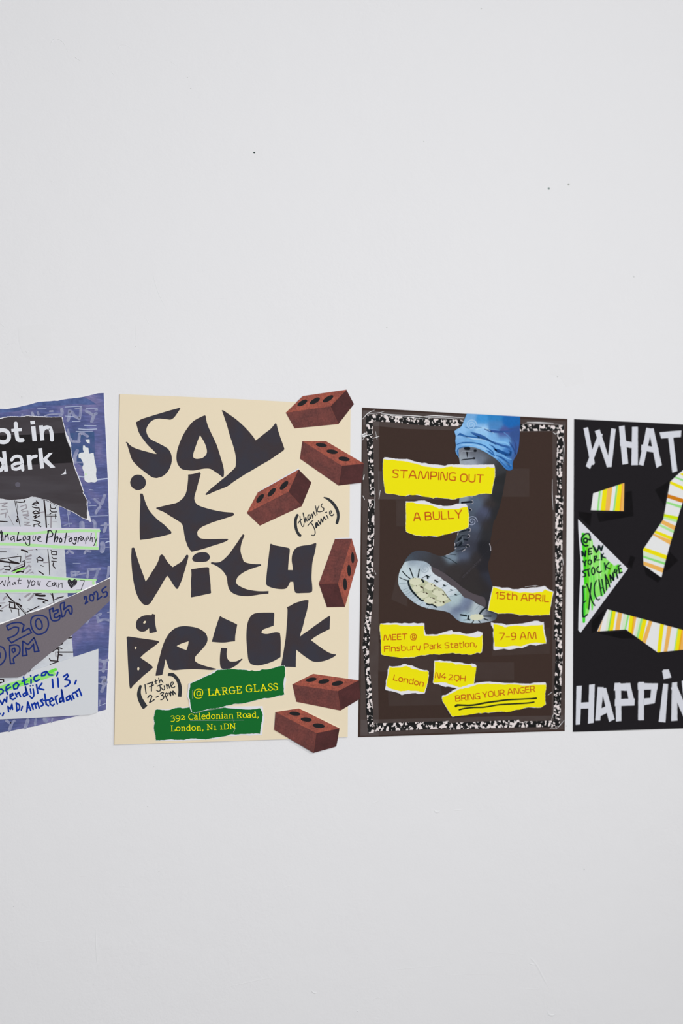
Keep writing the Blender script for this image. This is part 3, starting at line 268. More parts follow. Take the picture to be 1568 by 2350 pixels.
SKETCH_GREY = [(A2,[(28,"0,310 200,290 60,380 200,400"),(28,"30,480 190,460 200,560 20,600"),(30,"160,590 150,690"),(28,"560,400 720,340 740,430 590,500"),(26,"620,540 770,510 780,600 640,620"),(26,"640,640 800,640 680,700 800,750"),(28,"670,830 820,830 680,900 840,920"),(42,"1420,680 1410,960"),(26,"1110,560 1220,540"),(18,"1460,820 1568,815"),(16,"240,650 300,760 370,900")]),
 (A4,[(30,"720,340 860,280 870,310 720,345"),(30,"740,400 860,390"),(30,"750,490 850,480"),(50,"800,575 850,610"),(44,"650,710 770,600"),(38,"720,790 860,680"),(26,"830,790 900,760 930,790"),(34,"400,650 640,540"),(36,"20,700 100,660"),(26,"80,770 190,760"),(18,"700,220 710,400"),(26,"90,1520 140,1440 220,1420"),(56,"700,1440 830,1350"),(56,"790,1540 920,1400"),(20,"780,160 900,150"),(30,"1210,500 1330,490")]),
 (A6,[(22,"0,210 100,205"),(20,"60,150 130,90"),(22,"20,330 130,260 180,240"),(22,"1110,1190 1120,1280"),(26,"560,150 660,60"),(14,"960,250 1050,200")])]
STRIPPX = "252,1327 192.3,1355.6 110,1392.4 0,1432 -150,1490 -150,1570 0,1555.6 41.5,1554.8 58,1548 76,1531.6 94,1517 137.8,1480.5 180,1445 195,1430 220,1409 251.6,1379.5"
STRIP_TEXT = [(A6,30,["165,750 130,665 250,610 400,600 480,650 450,760 440,790 580,710 630,800 400,910 230,1005 150,915 290,860 360,790 370,700 280,690 165,750","780,450 650,490 615,600 650,740 720,820 790,835 900,790 960,700 965,580 920,490 780,450","750,525 710,590 730,690 790,740 840,700 835,610 790,530 750,525",
 "990,340 1060,310 1060,380 1160,335 1155,400 1090,430 1085,490 1130,500 1200,450 1195,520 1140,560 1050,560 1010,490 990,340","1220,220 1290,195 1275,340 1370,265 1435,290 1440,400 1415,435 1390,400 1370,340 1320,370 1290,460 1240,485 1225,380 1210,280 1220,220",
 "195,1060 320,1045 395,1100 380,1220 270,1310 285,1415 210,1420 195,1250 195,1060","245,1130 290,1110 305,1160 270,1200 245,1170 245,1130","455,970 560,1040 680,900 720,1000 780,1170 690,1185 670,1030 590,1125 510,1110 540,1250 450,1265 455,970","-60,1075 20,1080 80,1120 115,1230 90,1360 0,1450 -60,1460","0,1210 5,1300"]),
 (A5,36,["880,985 870,935 915,930 932,990 895,1105 955,1060","1020,890 1000,960 1030,1030 1080,1035 1100,960 1070,890 1020,890","1110,880 1110,830 1165,810 1195,870 1185,1010 1290,930","1395,695 1300,770 1320,840 1400,810 1425,850 1410,920 1350,945"])]
LABELA = "-100,1209 0,1209 54,1208.4 130,1211.7 191.4,1212 229.4,1213 226.3,1262 120,1260.8 0,1258 -100,1256"
LABELA_GREEN = [(A2,[(75,"-900,1110 0,1130 500,1140 850,1140 1300,1095 1568,1090"),(80,"-900,1400 0,1430 500,1440 1000,1470 1560,1500")]),(A3,[(75,"10,1008 400,1000 700,985 1200,990"),(50,"1120,990 1125,1360"),(72,"10,1400 500,1410 1160,1440")])]
LABELA_TEXT = [(A2,[(32,"0,1130 35,1060 50,1340"),(24,"65,1090 90,1340"),(18,"0,1240 60,1230"),(26,"145,1180 135,1320"),(26,"150,1240 210,1150 235,1300"),(22,"395,1210 320,1240 290,1300 320,1325 370,1280 395,1215 402,1360"),(32,"515,1105 485,1230 475,1340 580,1310"),(24,"680,1200 640,1260 645,1325 690,1320 710,1260 700,1205 680,1200"),(24,"820,1210 760,1240 740,1300 790,1310 830,1220 828,1350 825,1460 760,1460 700,1400 715,1380"),(24,"920,1200 910,1290 935,1345 975,1310 990,1210"),(24,"1040,1290 1130,1250 1120,1210 1060,1230 1035,1300 1080,1350 1150,1355"),(42,"1345,1060 1310,1220 1285,1395"),(28,"1320,1070 1400,1050 1470,1150 1440,1220 1300,1250")]),
 (A3,[(34,"100,990 70,1130 50,1270"),(30,"65,1210 130,1130 145,1180 110,1265"),(28,"215,1170 185,1220 200,1280 240,1270 245,1200 215,1170"),(28,"365,1045 340,1180 320,1300"),(14,"300,1160 440,1140"),(28,"480,1160 430,1220 445,1265 500,1250 510,1190 480,1160"),(24,"620,1150 570,1170 565,1220 600,1230 630,1160 600,1320 560,1335 515,1290"),(26,"680,1160 660,1280"),(26,"680,1190 720,1140 750,1140"),(20,"790,1150 730,1190 740,1240 780,1220 800,1160 825,1250"),(18,"865,1180 860,1320"),(18,"870,1190 920,1140 940,1180 880,1230"),(18,"1010,1050 970,1250"),(18,"980,1200 1030,1160 1030,1270"),(18,"1085,1160 1110,1230"),(20,"1150,1175 1110,1280 1070,1370")])]
LABELB = "-100,1316 0,1317 130,1323 152,1325 220,1330 221,1345 172,1361 0,1361 -100,1361"
LABELB_GREEN = [(A4,[(68,"-900,840 0,862 600,882 1100,892 1560,922"),(80,"-900,1290 0,1285 900,1280 1560,1300")]),(A5,[("60,55,40","10,480 500,512 1150,532"),(55,"10,815 700,810 860,790"),(60,"1090,585 1095,625")])]
LABELB_TEXT = [(A4,[(20,"-60,1000 0,1095 70,1000 95,1105 130,1135 150,990"),(20,"245,890 210,1150"),(18,"225,1080 280,1010 282,1130"),(18,"410,1040 340,1070 340,1110 390,1100 420,1040 440,1110"),(18,"535,930 500,1090 580,1080"),(16,"480,995 590,980"),(22,"770,980 790,1070"),(18,"850,980 770,1190"),(20,"920,990 870,1060 880,1130 940,1120 975,1040 920,990"),(18,"1050,1000 1050,1110 1090,1130 1120,1010"),(18,"1410,1010 1340,1030 1290,1110 1330,1160 1420,1150"),(18,"1555,1050 1470,1060 1445,1120 1500,1140 1555,1070")]),
 (A5,[(15,"160,590 110,610 100,660 150,665 170,600 215,695"),(15,"265,600 250,710"),(15,"265,650 340,600 345,715"),(14,"780,540 880,545 795,770 685,772")])]
HEART = (A5,"480,530 520,510 575,560 640,510 705,545 690,620 630,680 555,735 500,650 475,590")
HEART_GAPS = (A5,[(6,"590,690 640,640"),(5,"560,660 600,610"),(5,"500,590 520,560"),(5,"640,560 670,540"),(6,"530,640 545,610")])
ADDRESS = "-150,1620 0,1569 25,1560 55,1553 58,1548 76,1538 115,1526 162.5,1510 226,1489 224.7,1634.4 205.6,1640.2 149.2,1643.5 74.6,1647.6 0,1651 -150,1662"
ADDRESS_GREEN = [(A7,[("105,100,90,80,60","-300,540 0,440 300,345 600,258 740,220")])]
ADDRESS_GREEN2 = [(A7,[(42,"690,192 770,160"),(26,"100,420 400,320")])]
ADDRESS_TEXT = [(A7,[(27,"-30,440 20,430 45,450 40,485 0,505"),(27,"125,370 90,395 85,430 105,500"),(24,"70,450 145,405"),(27,"230,340 185,380 195,430 240,420 260,370 230,340"),(27,"325,265 345,370 385,360"),(24,"305,325 370,300"),(27,"430,300 430,350"),(27,"425,245 427,250"),(27,"525,235 475,260 470,300 500,325 545,300"),(27,"640,185 580,210 575,245 620,240 650,190 680,235 730,235"),(27,"800,200 787,245"),
 (27,"0,590 30,640 60,570 90,610 95,540"),(27,"140,540 180,515 175,490 140,510 145,560 180,575 210,560"),(27,"215,490 235,540"),(27,"225,510 260,475 285,535"),(27,"355,480 320,500 330,535 370,510 352,400 385,505"),(25,"420,430 430,490"),(25,"420,385 421,388"),(26,"460,430 470,520 440,560 412,525"),(25,"455,380 456,383"),(27,"505,370 525,490"),(27,"580,350 530,420 608,440"),(28,"725,295 735,410"),(28,"800,280 810,400"),(28,"878,258 930,222 945,250 900,300 960,310 970,340 940,380 900,395"),(28,"1055,310 1037,358"),
 (26,"120,745 110,670 145,710 165,640 175,710"),(26,"225,620 235,735"),(26,"225,620 270,650 270,700 235,735"),(26,"310,670 295,720"),(27,"370,750 385,610 425,725"),(24,"375,690 410,680"),(26,"440,640 460,710"),(26,"450,650 480,620 500,690"),(26,"497,640 520,615 545,690"),(27,"590,570 560,590 590,620 600,650 570,665"),(28,"620,500 640,640 670,660"),(24,"600,590 680,580"),(26,"690,610 740,580 715,550 690,580 695,640 730,660 750,640"),(26,"765,540 780,600 795,635"),(26,"765,575 775,530 795,520"),(28,"860,540 825,570 830,615 870,590 852,440 885,605"),(27,"960,520 920,550 925,590 965,570 970,520 995,580"),(28,"1000,510 1025,565"),(28,"1010,490 1045,470 1078,535"),(28,"1065,460 1095,430 1130,520"),(26,"-10,768 8,775"),(27,"50,765 35,800")])]

# ---------------------------------------------------------------- geometry helpers
rnd = random.Random(7)
MM = 0.001
def at(p, d):
    """the point of the plane d metres in front of the wall that lies on the line of sight through p"""
    r = F*FPX + RT*(p[0]-IMG_W/2) + UP*(IMG_H/2-p[1])
    t = (-d-CAM.y)/r.y
    return CAM + r*t
def pts(s):
    return [tuple(float(v) for v in q.split(',')) for q in s.split()]
def fr(frame, s):
    x0, y0, k = frame
    return [(x0+x/k, y0+y/k) for x, y in pts(s)]
def ang(a, b, c):
    u = (b[0]-a[0], b[1]-a[1]); v = (c[0]-b[0], c[1]-b[1])
    n = math.hypot(*u)*math.hypot(*v)
    if n < 1e-9: return 0
    return math.degrees(math.acos(max(-1, min(1, (u[0]*v[0]+u[1]*v[1])/n))))
def smooth(p, closed=True, corner=48, n=3):
    m = len(p)
    if m < 3: return list(p)
    out = []
    isc = [False]*m
    for i in range(m):
        if not closed and i in (0, m-1): isc[i] = True
        else: isc[i] = ang(p[i-1], p[i], p[(i+1) % m]) > corner
    for i in range(m if closed else m-1):
        a, b = p[i], p[(i+1) % m]
        za = a if isc[i] else p[i-1]; zb = b if isc[(i+1) % m] else p[(i+2) % m]
        ta = ((b[0]-za[0])/2, (b[1]-za[1])/2) if not isc[i] else (b[0]-a[0], b[1]-a[1])
        tb = ((zb[0]-a[0])/2, (zb[1]-a[1])/2) if not isc[(i+1) % m] else (b[0]-a[0], b[1]-a[1])
        L = math.hypot(b[0]-a[0], b[1]-a[1])
        for t_ in (ta, tb): pass
        def lim(t_):
            l = math.hypot(*t_)
            return (t_[0]*min(1, L*1.2/l), t_[1]*min(1, L*1.2/l)) if l > 1e-9 else t_
        ta, tb = lim(ta), lim(tb)
        k = n if L > 1.2 else 1
        for j in range(k):
            t = j/k; t2, t3 = t*t, t*t*t
            h0, h1, h2, h3 = 2*t3-3*t2+1, t3-2*t2+t, -2*t3+3*t2, t3-t2
            out.append((h0*a[0]+h1*ta[0]+h2*b[0]+h3*tb[0], h0*a[1]+h1*ta[1]+h2*b[1]+h3*tb[1]))
    if not closed: out.append(p[-1])
    return out
def torn(p, amp=0.35, step=2.2):
    out = []
    m = len(p)
    for i in range(m):
        a, b = p[i], p[(i+1) % m]
        L = math.hypot(b[0]-a[0], b[1]-a[1]); k = max(1, int(L/step))
        if max(abs(a[0]-784), abs(b[0]-784)) > 860: k = 1
        for j in range(k):
            t = j/k
            out.append((a[0]+(b[0]-a[0])*t+rnd.uniform(-amp, amp), a[1]+(b[1]-a[1])*t+rnd.uniform(-amp, amp)))
    return out

class MB:
    """collects shapes lying on the wall in one mesh"""
    def __init__(s): s.v = []; s.f = []; s.m = []; s.col = None; s.n = 0
    def tri(s, verts, tris, mi=0):
        o = len(s.v); s.v += verts
        for t in tris:
            a, b, c = (verts[i] for i in t)
            nn = (b-a).cross(c-a)
            t = tuple(t) if nn.y < 0 else (t[0], t[2], t[1])
            s.f.append(tuple(i+o for i in t)); s.m.append(mi)
    def poly(s, outline, d, holes=(), mi=0, back=None, mside=None):
        loops = [outline]+list(holes)
        flat = [q for l in loops for q in l]
        tr = tessellate_polygon([[Vector((q[0], q[1], 0)) for q in l] for l in loops])
        if callable(d): vs = [at(q, d(q)) for q in flat]
        else: vs = [at(q, d) for q in flat]
        s.tri(vs, tr, mi)
        if back is not None:
            o = len(s.v)-len(flat); ms = mi if mside is None else mside
            bs = [Vector((v.x, -back, v.z)) for v in vs]
            ob = len(s.v); s.v += bs
            i0 = 0
            for l in loops:
                m = len(l)
                area = sum(l[i][0]*l[(i+1) % m][1]-l[(i+1) % m][0]*l[i][1] for i in range(m))
                for i in range(m):
                    a, b = i0+i, i0+(i+1) % m
                    q = (o+a, o+b, ob+b, ob+a)
                    if (area > 0) == (l is outline): q = q[::-1]
                    s.f.append(q); s.m.append(ms)
                i0 += m
        return s
    def stroke(s, path, w, d, mi=0, sm=True, contrast=None, corner=48):
        s.n += 1; d = d+(s.n % 5)*13e-6      # each mark a hair above the one it crosses
        ws = [w]*len(path) if not isinstance(w, (list, tuple)) else list(w)
        while len(ws) < len(path): ws.append(ws[-1])
        # resample widths along the smoothed path
        L0 = [0]
        for a, b in zip(path, path[1:]): L0.append(L0[-1]+math.hypot(b[0]-a[0], b[1]-a[1]))
        closed = len(path) > 3 and math.hypot(path[0][0]-path[-1][0], path[0][1]-path[-1][1]) < 0.01
        if sm and len(path) > 2:
            if closed: sp = smooth(path[:-1], True, corner); sp.append(sp[0])
            else: sp = smooth(path, False, corner)
        else: sp = list(path)
        L1 = [0]
        for a, b in zip(sp, sp[1:]): L1.append(L1[-1]+math.hypot(b[0]-a[0], b[1]-a[1]))
        def wid(i):
            t = L1[i]/max(1e-9, L1[-1])*L0[-1]
            for k in range(len(L0)-1):
                if t <= L0[k+1]+1e-6:
                    u = (t-L0[k])/max(1e-9, L0[k+1]-L0[k]); return ws[k]+(ws[k+1]-ws[k])*u
            return ws[-1]
        n = len(sp)
        def disc(p, r, k=10):
            ps = [(p[0]+r*math.cos(j*2*math.pi/k), p[1]+r*math.sin(j*2*math.pi/k)) for j in range(k)]
            s.tri([at(q, d-7e-6) for q in ps], [(0, j, j+1) for j in range(1, k-1)], mi)
        def cw(w_, dx, dy):
            if contrast is None: return w_
            l = math.hypot(dx, dy) or 1
            return w_*(contrast+(1-contrast)*abs(dx*contrast_up[0]+dy*contrast_up[1])/l)
        run = [0]
        def flush(run):
            if len(run) < 2: return
            vs = []
            for j, i in enumerate(run):
                a = sp[run[max(0, j-1)]]; b = sp[run[min(len(run)-1, j+1)]]
                dx, dy = b[0]-a[0], b[1]-a[1]; l = math.hypot(dx, dy) or 1
                h = cw(wid(i), dx, dy)/2
                nx, ny = -dy/l*h, dx/l*h
                vs += [at((sp[i][0]+nx, sp[i][1]+ny), d), at((sp[i][0]-nx, sp[i][1]-ny), d)]
            tr = []
            for j in range(len(run)-1): tr += [(2*j, 2*j+1, 2*j+3), (2*j, 2*j+3, 2*j+2)]
            s.tri(vs, tr, mi)
        for i in range(1, n):
            run.append(i)
            if i < n-1 and ang(sp[i-1], sp[i], sp[i+1]) > 32:
                flush(run); run = [i]
                a, b = sp[i-1], sp[i+1]
                if contrast is None: disc(sp[i], wid(i)/2)
                else: disc(sp[i], wid(i)*contrast/2)
        flush(run)
        if contrast is None:
            disc(sp[0], wid(0)/2); disc(sp[-1], wid(n-1)/2)
        return s
    def build(s, name, mats, parent=None, org=None):
        me = bpy.data.meshes.new(name)
        o0 = org if org is not None else ORG.get(parent.name if parent else None, Vector((0, 0, 0)))
        me.from_pydata([tuple(v-o0) for v in s.v], [], s.f)
        for m_ in (mats if isinstance(mats, (list, tuple)) else [mats]): me.materials.append(m_)
        me.polygons.foreach_set('material_index', s.m)
        if s.col:
            at_ = me.color_attributes.new('print', 'FLOAT_COLOR', 'POINT')
            for i, c in enumerate(s.col): at_.data[i].color = (*c, 1)
        me.update()
        ob = bpy.data.objects.new(name, me); COL.objects.link(ob)
        if parent is not None: ob.parent = parent
        ORG[ob.name] = o0
        return ob
ORG = {}
contrast_up = (0.0, 1.0)
def thing(name, label, cat, loc, group=None):
    o = bpy.data.objects.new(name, None); COL.objects.link(o); o.location = loc; o.empty_display_size = 0.05
    o['label'] = label; o['category'] = cat
    if group: o['group'] = group
    ORG[o.name] = Vector(loc)
    return o

# ---------------------------------------------------------------- materials
def lin(c): 
    c = c/255.0
    return c/12.92 if c <= 0.04045 else ((c+0.055)/1.055)**2.4
LIGHT = 0.90          # brightness of a white surface here: photographed colour / this = colour of the thing
def alb(c, spec=0.006):
    if isinstance(c, str): c = [float(v) for v in c.split(',')]
    return tuple(max(0.002, min(0.92, lin(v)/LIGHT-spec)) for v in c)
def principled(name, rough=0.7, spec=0.2):
    m = bpy.data.materials.new(name); m.use_nodes = True
    b = m.node_tree.nodes['Principled BSDF']
    b.inputs['Roughness'].default_value = rough
    b.inputs['Specular IOR Level'].default_value = spec
    return m, m.node_tree, b
def coords(nt, scale=(1, 1, 1)):
    tc = nt.nodes.new('ShaderNodeTexCoord'); mp = nt.nodes.new('ShaderNodeMapping')
    mp.inputs['Scale'].default_value = scale
    nt.links.new(tc.outputs['Object'], mp.inputs['Vector']); return mp.outputs[0]
def noise(nt, vec, scale, detail=3, rough=0.5):
    n = nt.nodes.new('ShaderNodeTexNoise'); n.inputs['Scale'].default_value = scale
    n.inputs['Detail'].default_value = detail; n.inputs['Roughness'].default_value = rough
    nt.links.new(vec, n.inputs['Vector']); return n.outputs['Fac']
def ramp(nt, fac, stops, interp='LINEAR'):
    r = nt.nodes.new('ShaderNodeValToRGB'); e = r.color_ramp.elements; r.color_ramp.interpolation = interp
    while len(e) < len(stops): e.new(0.5)
    for k, (p, c) in enumerate(stops): e[k].position = p; e[k].color = (*c, 1)
    nt.links.new(fac, r.inputs[0]); return r.outputs[0]
def mixc(nt, fac, a, b, mode='MIX'):
    m = nt.nodes.new('ShaderNodeMix'); m.data_type = 'RGBA'; m.blend_type = mode
    for sck, v in ((0, fac), (6, a), (7, b)):
        if isinstance(v, (int, float)): m.inputs[sck].default_value = v
        elif isinstance(v, tuple): m.inputs[sck].default_value = (*v, 1)
        else: nt.links.new(v, m.inputs[sck])
    return m.outputs[2]
def bump(nt, b, h, strength, dist=0.001):
    n = nt.nodes.new('ShaderNodeBump'); n.inputs['Strength'].default_value = strength; n.inputs['Distance'].default_value = dist
    nt.links.new(h, n.inputs['Height']); nt.links.new(n.outputs[0], b.inputs['Normal'])
CACHE = {}
def mat(name, c, rough=0.75, spec=0.15, var=0.06, scale=700, c2=None, c2scale=40, bumps=0.0, stretch=(1, 1, 1)):
    """paper or ink: flat colour with fine grain, optionally blotches of a second colour"""
    key = (name, str(c))
    if key in CACHE: return CACHE[key]
    m, nt, b = principled(name, rough, spec)
    a = alb(c); v = coords(nt, stretch)
    g = noise(nt, v, scale, 2)
    col = mixc(nt, g, tuple(x*(1-var) for x in a), tuple(min(0.95, x*(1+var)) for x in a))
    if c2 is not None:
        f = ramp(nt, noise(nt, v, c2scale, 3, 0.6), [(0.42, (0, 0, 0)), (0.62, (1, 1, 1))])
        col = mixc(nt, f, col, alb(c2))
    nt.links.new(col, b.inputs['Base Color'])
    if bumps: bump(nt, b, noise(nt, v, scale*0.6, 2), bumps, 0.0004)
    CACHE[key] = m
    return m
INKS = {}
def ink(rgb):
    if isinstance(rgb, (list, tuple)): rgb = ','.join(str(int(v)) for v in rgb)
    if rgb not in INKS: INKS[rgb] = mat('printed_colour', rgb, 0.7, 0.12, 0.04, 900)
    return INKS[rgb]

# wall paint: white, roller stipple with rougher patches
def wall_mat():
    m, nt, b = principled('wall_paint', 0.72, 0.12)
    v = coords(nt)
    base = alb((229, 229, 230.6))
    c = ramp(nt, noise(nt, v, 1.6, 4, 0.6), [(0.3, tuple(x*0.988 for x in base)), (0.7, base)])
    nt.links.new(c, b.inputs['Base Color'])
    fine = noise(nt, v, 330, 2, 0.55); mid = noise(nt, v, 150, 3, 0.6); broad = noise(nt, v, 9, 3, 0.6)
    patch = ramp(nt, noise(nt, v, 4.5, 3, 0.6), [(0.44, (0.25, 0.25, 0.25)), (0.66, (1, 1, 1))])
    def mul(a_, k):
        n = nt.nodes.new('ShaderNodeMath'); n.operation = 'MULTIPLY'
        nt.links.new(a_, n.inputs[0])
        if isinstance(k, float): n.inputs[1].default_value = k
        else: nt.links.new(k, n.inputs[1])
        return n.outputs[0]
    def add(a_, b_):
        n = nt.nodes.new('ShaderNodeMath'); n.operation = 'ADD'
        nt.links.new(a_, n.inputs[0]); nt.links.new(b_, n.inputs[1]); return n.outputs[0]
    h = add(add(mul(fine, 0.10), mul(mul(mid, 0.34), patch)), mul(broad, 0.9))
    bump(nt, b, h, 0.8, 0.0018)
    return m
WALL = wall_mat()
FLOORM = mat('grey_floor', (150, 148, 145), 0.6, 0.3, 0.1, 30)
CEILM = mat('white_ceiling', (225, 225, 225), 0.8, 0.1, 0.02, 30)

# ---------------------------------------------------------------- the setting
def slab(name, x0, x1, y0, y1, z0, z1, m):
    me = bpy.data.meshes.new(name); bm = bmesh.new()
    bmesh.ops.create_cube(bm, size=1.0)
    for v in bm.verts:
        v.co = Vector((x0 if v.co.x < 0 else x1, y0 if v.co.y < 0 else y1, z0 if v.co.z < 0 else z1))
    bm.to_mesh(me); bm.free(); me.materials.append(m)
    o = bpy.data.objects.new(name, me); COL.objects.link(o); o['kind'] = 'structure'
    ORG[name] = Vector((0, 0, 0)); return o
wall = slab('wall_back', -4, 4.5, 0, 0.15, 0, 4.2, WALL)
floor = slab('floor', -4, 4.5, -5, 0.15, -0.1, 0, FLOORM)
ceil = slab('ceiling', -4, 4.5, -5, 0.15, 4.2, 4.3, CEILM)
base = slab('baseboard_back', -4, 4.5, -0.018, 0, 0, 0.12, CEILM)
# dents, drips and filled holes in the plaster: low ridges standing proud of the wall
def ridge(path, wpx, hmm, closed=False):
    mb = MB(); sp = smooth(path, closed, 60, 4) if len(path) > 2 else [path[0], ((path[0][0]+path[1][0])/2, (path[0][1]+path[1][1])/2), path[1]]
    n = len(sp); K = 5; rows = []
    for i, p in enumerate(sp):
        a, b = sp[max(0, i-1)], sp[min(n-1, i+1)]
        dx, dy = b[0]-a[0], b[1]-a[1]; l = math.hypot(dx, dy) or 1
        t = math.sin(math.pi*(i+0.15)/(n-0.7)) if n > 1 else 1
        t = max(0.06, min(1, abs(t)*1.3))
        r = []
        for k in range(K):
            u = k/(K-1)*2-1
            r.append(at((p[0]-dy/l*wpx*0.5*u*t, p[1]+dx/l*wpx*0.5*u*t), -0.00001+1.3*hmm*MM*t*math.cos(u*math.pi/2)))
        rows.append(r)
    vs = [v for r in rows for v in r]; mb.v = vs
    for i in range(n-1):
        for k in range(K-1):
            q = (i*K+k, i*K+k+1, (i+1)*K+k+1, (i+1)*K+k)
            a, b, c = vs[q[0]], vs[q[1]], vs[q[2]]
            if (b-a).cross(c-a).y > 0: q = q[::-1]
            mb.f.append(q); mb.m.append(0)
    ob = mb.build('paint_ridge', WALL, wall)
    for p in ob.data.polygons: p.use_smooth = True
    return ob
for wd, h, s in [(2.2, .32, "117,108 118,97 124,90 131,89 140,93 147,100 152,112"), (1.6, .22, "152,112 156,119"), (2.0, .35, "171,130 176,134 186,140"), (2.6, .18, "271,122 272,112 277,105 285,103 296,107 306,118"), (1.3, .3, "256,166 262,172"),
    (1.4, .16, "350,618 354,640 362,668 372,690 385,716"), (1.4, .16, "484,683 500,684 521,686 521,722"), (2.4, .16, "330,728 338,735 342,744"), (1.6, .14, "313,735 312,760 313,795"), (1.6, .14, "462,605 467,625"),
    (3.6, .45, "715,2272 718,2277 723,2279 729,2276"), (2.2, .16, "648,2038 660,2034 675,2030"), (2.4, .2, "220,2125 220,2160 222,2200 226,2230"), (1.6, .14, "86,2157 92,2162 130,2157"), (1.6, .14, "176,2011 198,2011"),
    (5.0, .4, "996,1858 1000,1863 1005,1864 1010,1860"), (2.6, .3, "1040,1859 1052,1859 1064,1858"), (2.0, .14, "1095,1860 1115,1857"), (2.4, .2, "854,1845 862,1841 872,1838"),
    (5.5, .28, "1212,2193 1224,2205 1234,2218 1248,2245 1264,2275"), (3.6, .3, "1214,2210 1222,2213 1231,2213"), (6.0, .5, "1258,2318 1260,2328 1268,2330 1276,2326"), (4.0, .2, "1256,2300 1258,2315"), (4.0, .25, "1276,2290 1278,2310"),
    (3.2, .18, "858,2300 860,2292 868,2289 878,2293"), (3.4, .4, "819,2318 822,2322 824,2316"), (1.6, .12, "1095,2182 1130,2185 1180,2190 1210,2192"), (1.8, .1, "860,2230 960,2220 1050,2214"), (1.6, .1, "1000,2240 1080,2236 1170,2237"), (2.0, .12, "500,2270 580,2252 640,2240"),
    (1.8, .12, "1195,2268 1225,2270 1255,2272"), (1.4, .12, "180,1830 190,1855"), (1.2, .12, "403,1722 420,1752"), (1.8, .14, "405,1942 418,1950"), (1.4, .2, "0,742 6,746 12,753"), (2.0, .35, "15,793 19,788 24,790"), (2.2, .35, "57,802 62,809 66,806"), (2.0, .2, "72,784 78,781 84,786 78,789"),
    (2.6, .12, "585,885 592,880 610,878 640,881 650,890"), (1.6, .12, "1088,580 1100,583 1106,585"), (1.4, .16, "115,415 120,416 126,420"), (1.8, .2, "24,118 30,120"), (1.8, .16, "388,140 398,145 405,152")]:
    ridge(pts(s), wd, h)
# specks: little blobs of plaster where the paint broke
def specks(cx, cy, rx, ry, n, seed, h=.22):
    r_ = random.Random(seed); mb = MB()
    for _ in range(n):
        x, y = r_.gauss(cx, rx/2), r_.gauss(cy, ry/2); r = r_.uniform(0.7, 1.6)
        k = 6; ring = [at((x+r*math.cos(j*6.283/k), y+r*r_.uniform(.6, 1)*math.sin(j*6.283/k)), 0.0) for j in range(k)]
        o = len(mb.v); mb.v += ring+[at((x, y), h*MM)]
        for j in range(k):
            q = (o+j, o+(j+1) % k, o+k)
            a, b, c = mb.v[q[0]], mb.v[q[1]], mb.v[q[2]]
            if (b-a).cross(c-a).y > 0: q = q[::-1]
            mb.f.append(q); mb.m.append(0)
    ob = mb.build('plaster_speckle', WALL, wall); ob['kind'] = 'stuff'
    for p in ob.data.polygons: p.use_smooth = True
specks(133, 595, 22, 70, 36, 1); specks(88, 1860, 34, 130, 46, 2, .16); specks(285, 1895, 26, 50, 34, 3, .16)
specks(230, 735, 190, 60, 150, 4, .16); specks(490, 740, 130, 80, 110, 5, .14); specks(900, 830, 110, 60, 70, 6, .12); specks(720, 790, 90, 70, 50, 7, .12); specks(235, 2100, 40, 60, 40, 8, .12)
# smooth filled patches, a shade greyer than the paint
FILL = mat('filler', (227.5, 227.5, 228.8), 0.72, 0.12, 0.01, 200)
for s in ["42,752 60,746 95,744 117,748 118,790 115,818 80,820 55,815 45,790", "1264,838 1290,834 1335,836 1342,880 1300,888 1285,864 1262,860"]:
    MB().poly(smooth(pts(s)), 0.12*MM, back=0.0).build('filler_patch', FILL, wall)
# nail holes
HOLE = mat('nail_hole', (62, 74, 72), 0.9, 0.05, 0.02, 300)
HOLE2 = mat('filled_nail_hole', (192, 194, 193), 0.9, 0.05, 0.02, 300)
for x, y, r, m_ in [(583.7, 350.5, 2.4, HOLE), (1259.8, 433, 2.5, mat('nail_hole', (130, 145, 142))), (1305.3, 423.2, 2.3, mat('nail_hole', (170, 172, 168))), (1105, 20, 2.0, HOLE2), (973, 325, 1.6, HOLE2), (430, 178, 1.6, HOLE2), (438, 203, 1.6, HOLE2),
    (353, 1760, 1.5, HOLE2), (339, 1851, 1.6, HOLE2), (365, 2001, 1.6, HOLE2), (214, 2258, 1.5, HOLE2), (31, 2080, 1.5, HOLE2), (1341, 1995, 1.8, HOLE2), (1280, 865, 2.0, HOLE2), (888, 752, 1.8, HOLE2), (1455, 635, 1.8, HOLE2), (50, 911, 1.6, HOLE2), (311, 796, 1.4, HOLE2), (1300, 1666, 1.6, HOLE2)]:
    r = r*.75 if m_ is HOLE2 else r
    k = 12; MB().poly([(x+r*math.cos(j*6.283/k), y+r*math.sin(j*6.283/k)) for j in range(k)], 0.06*MM).build('nail_hole', m_, wall)

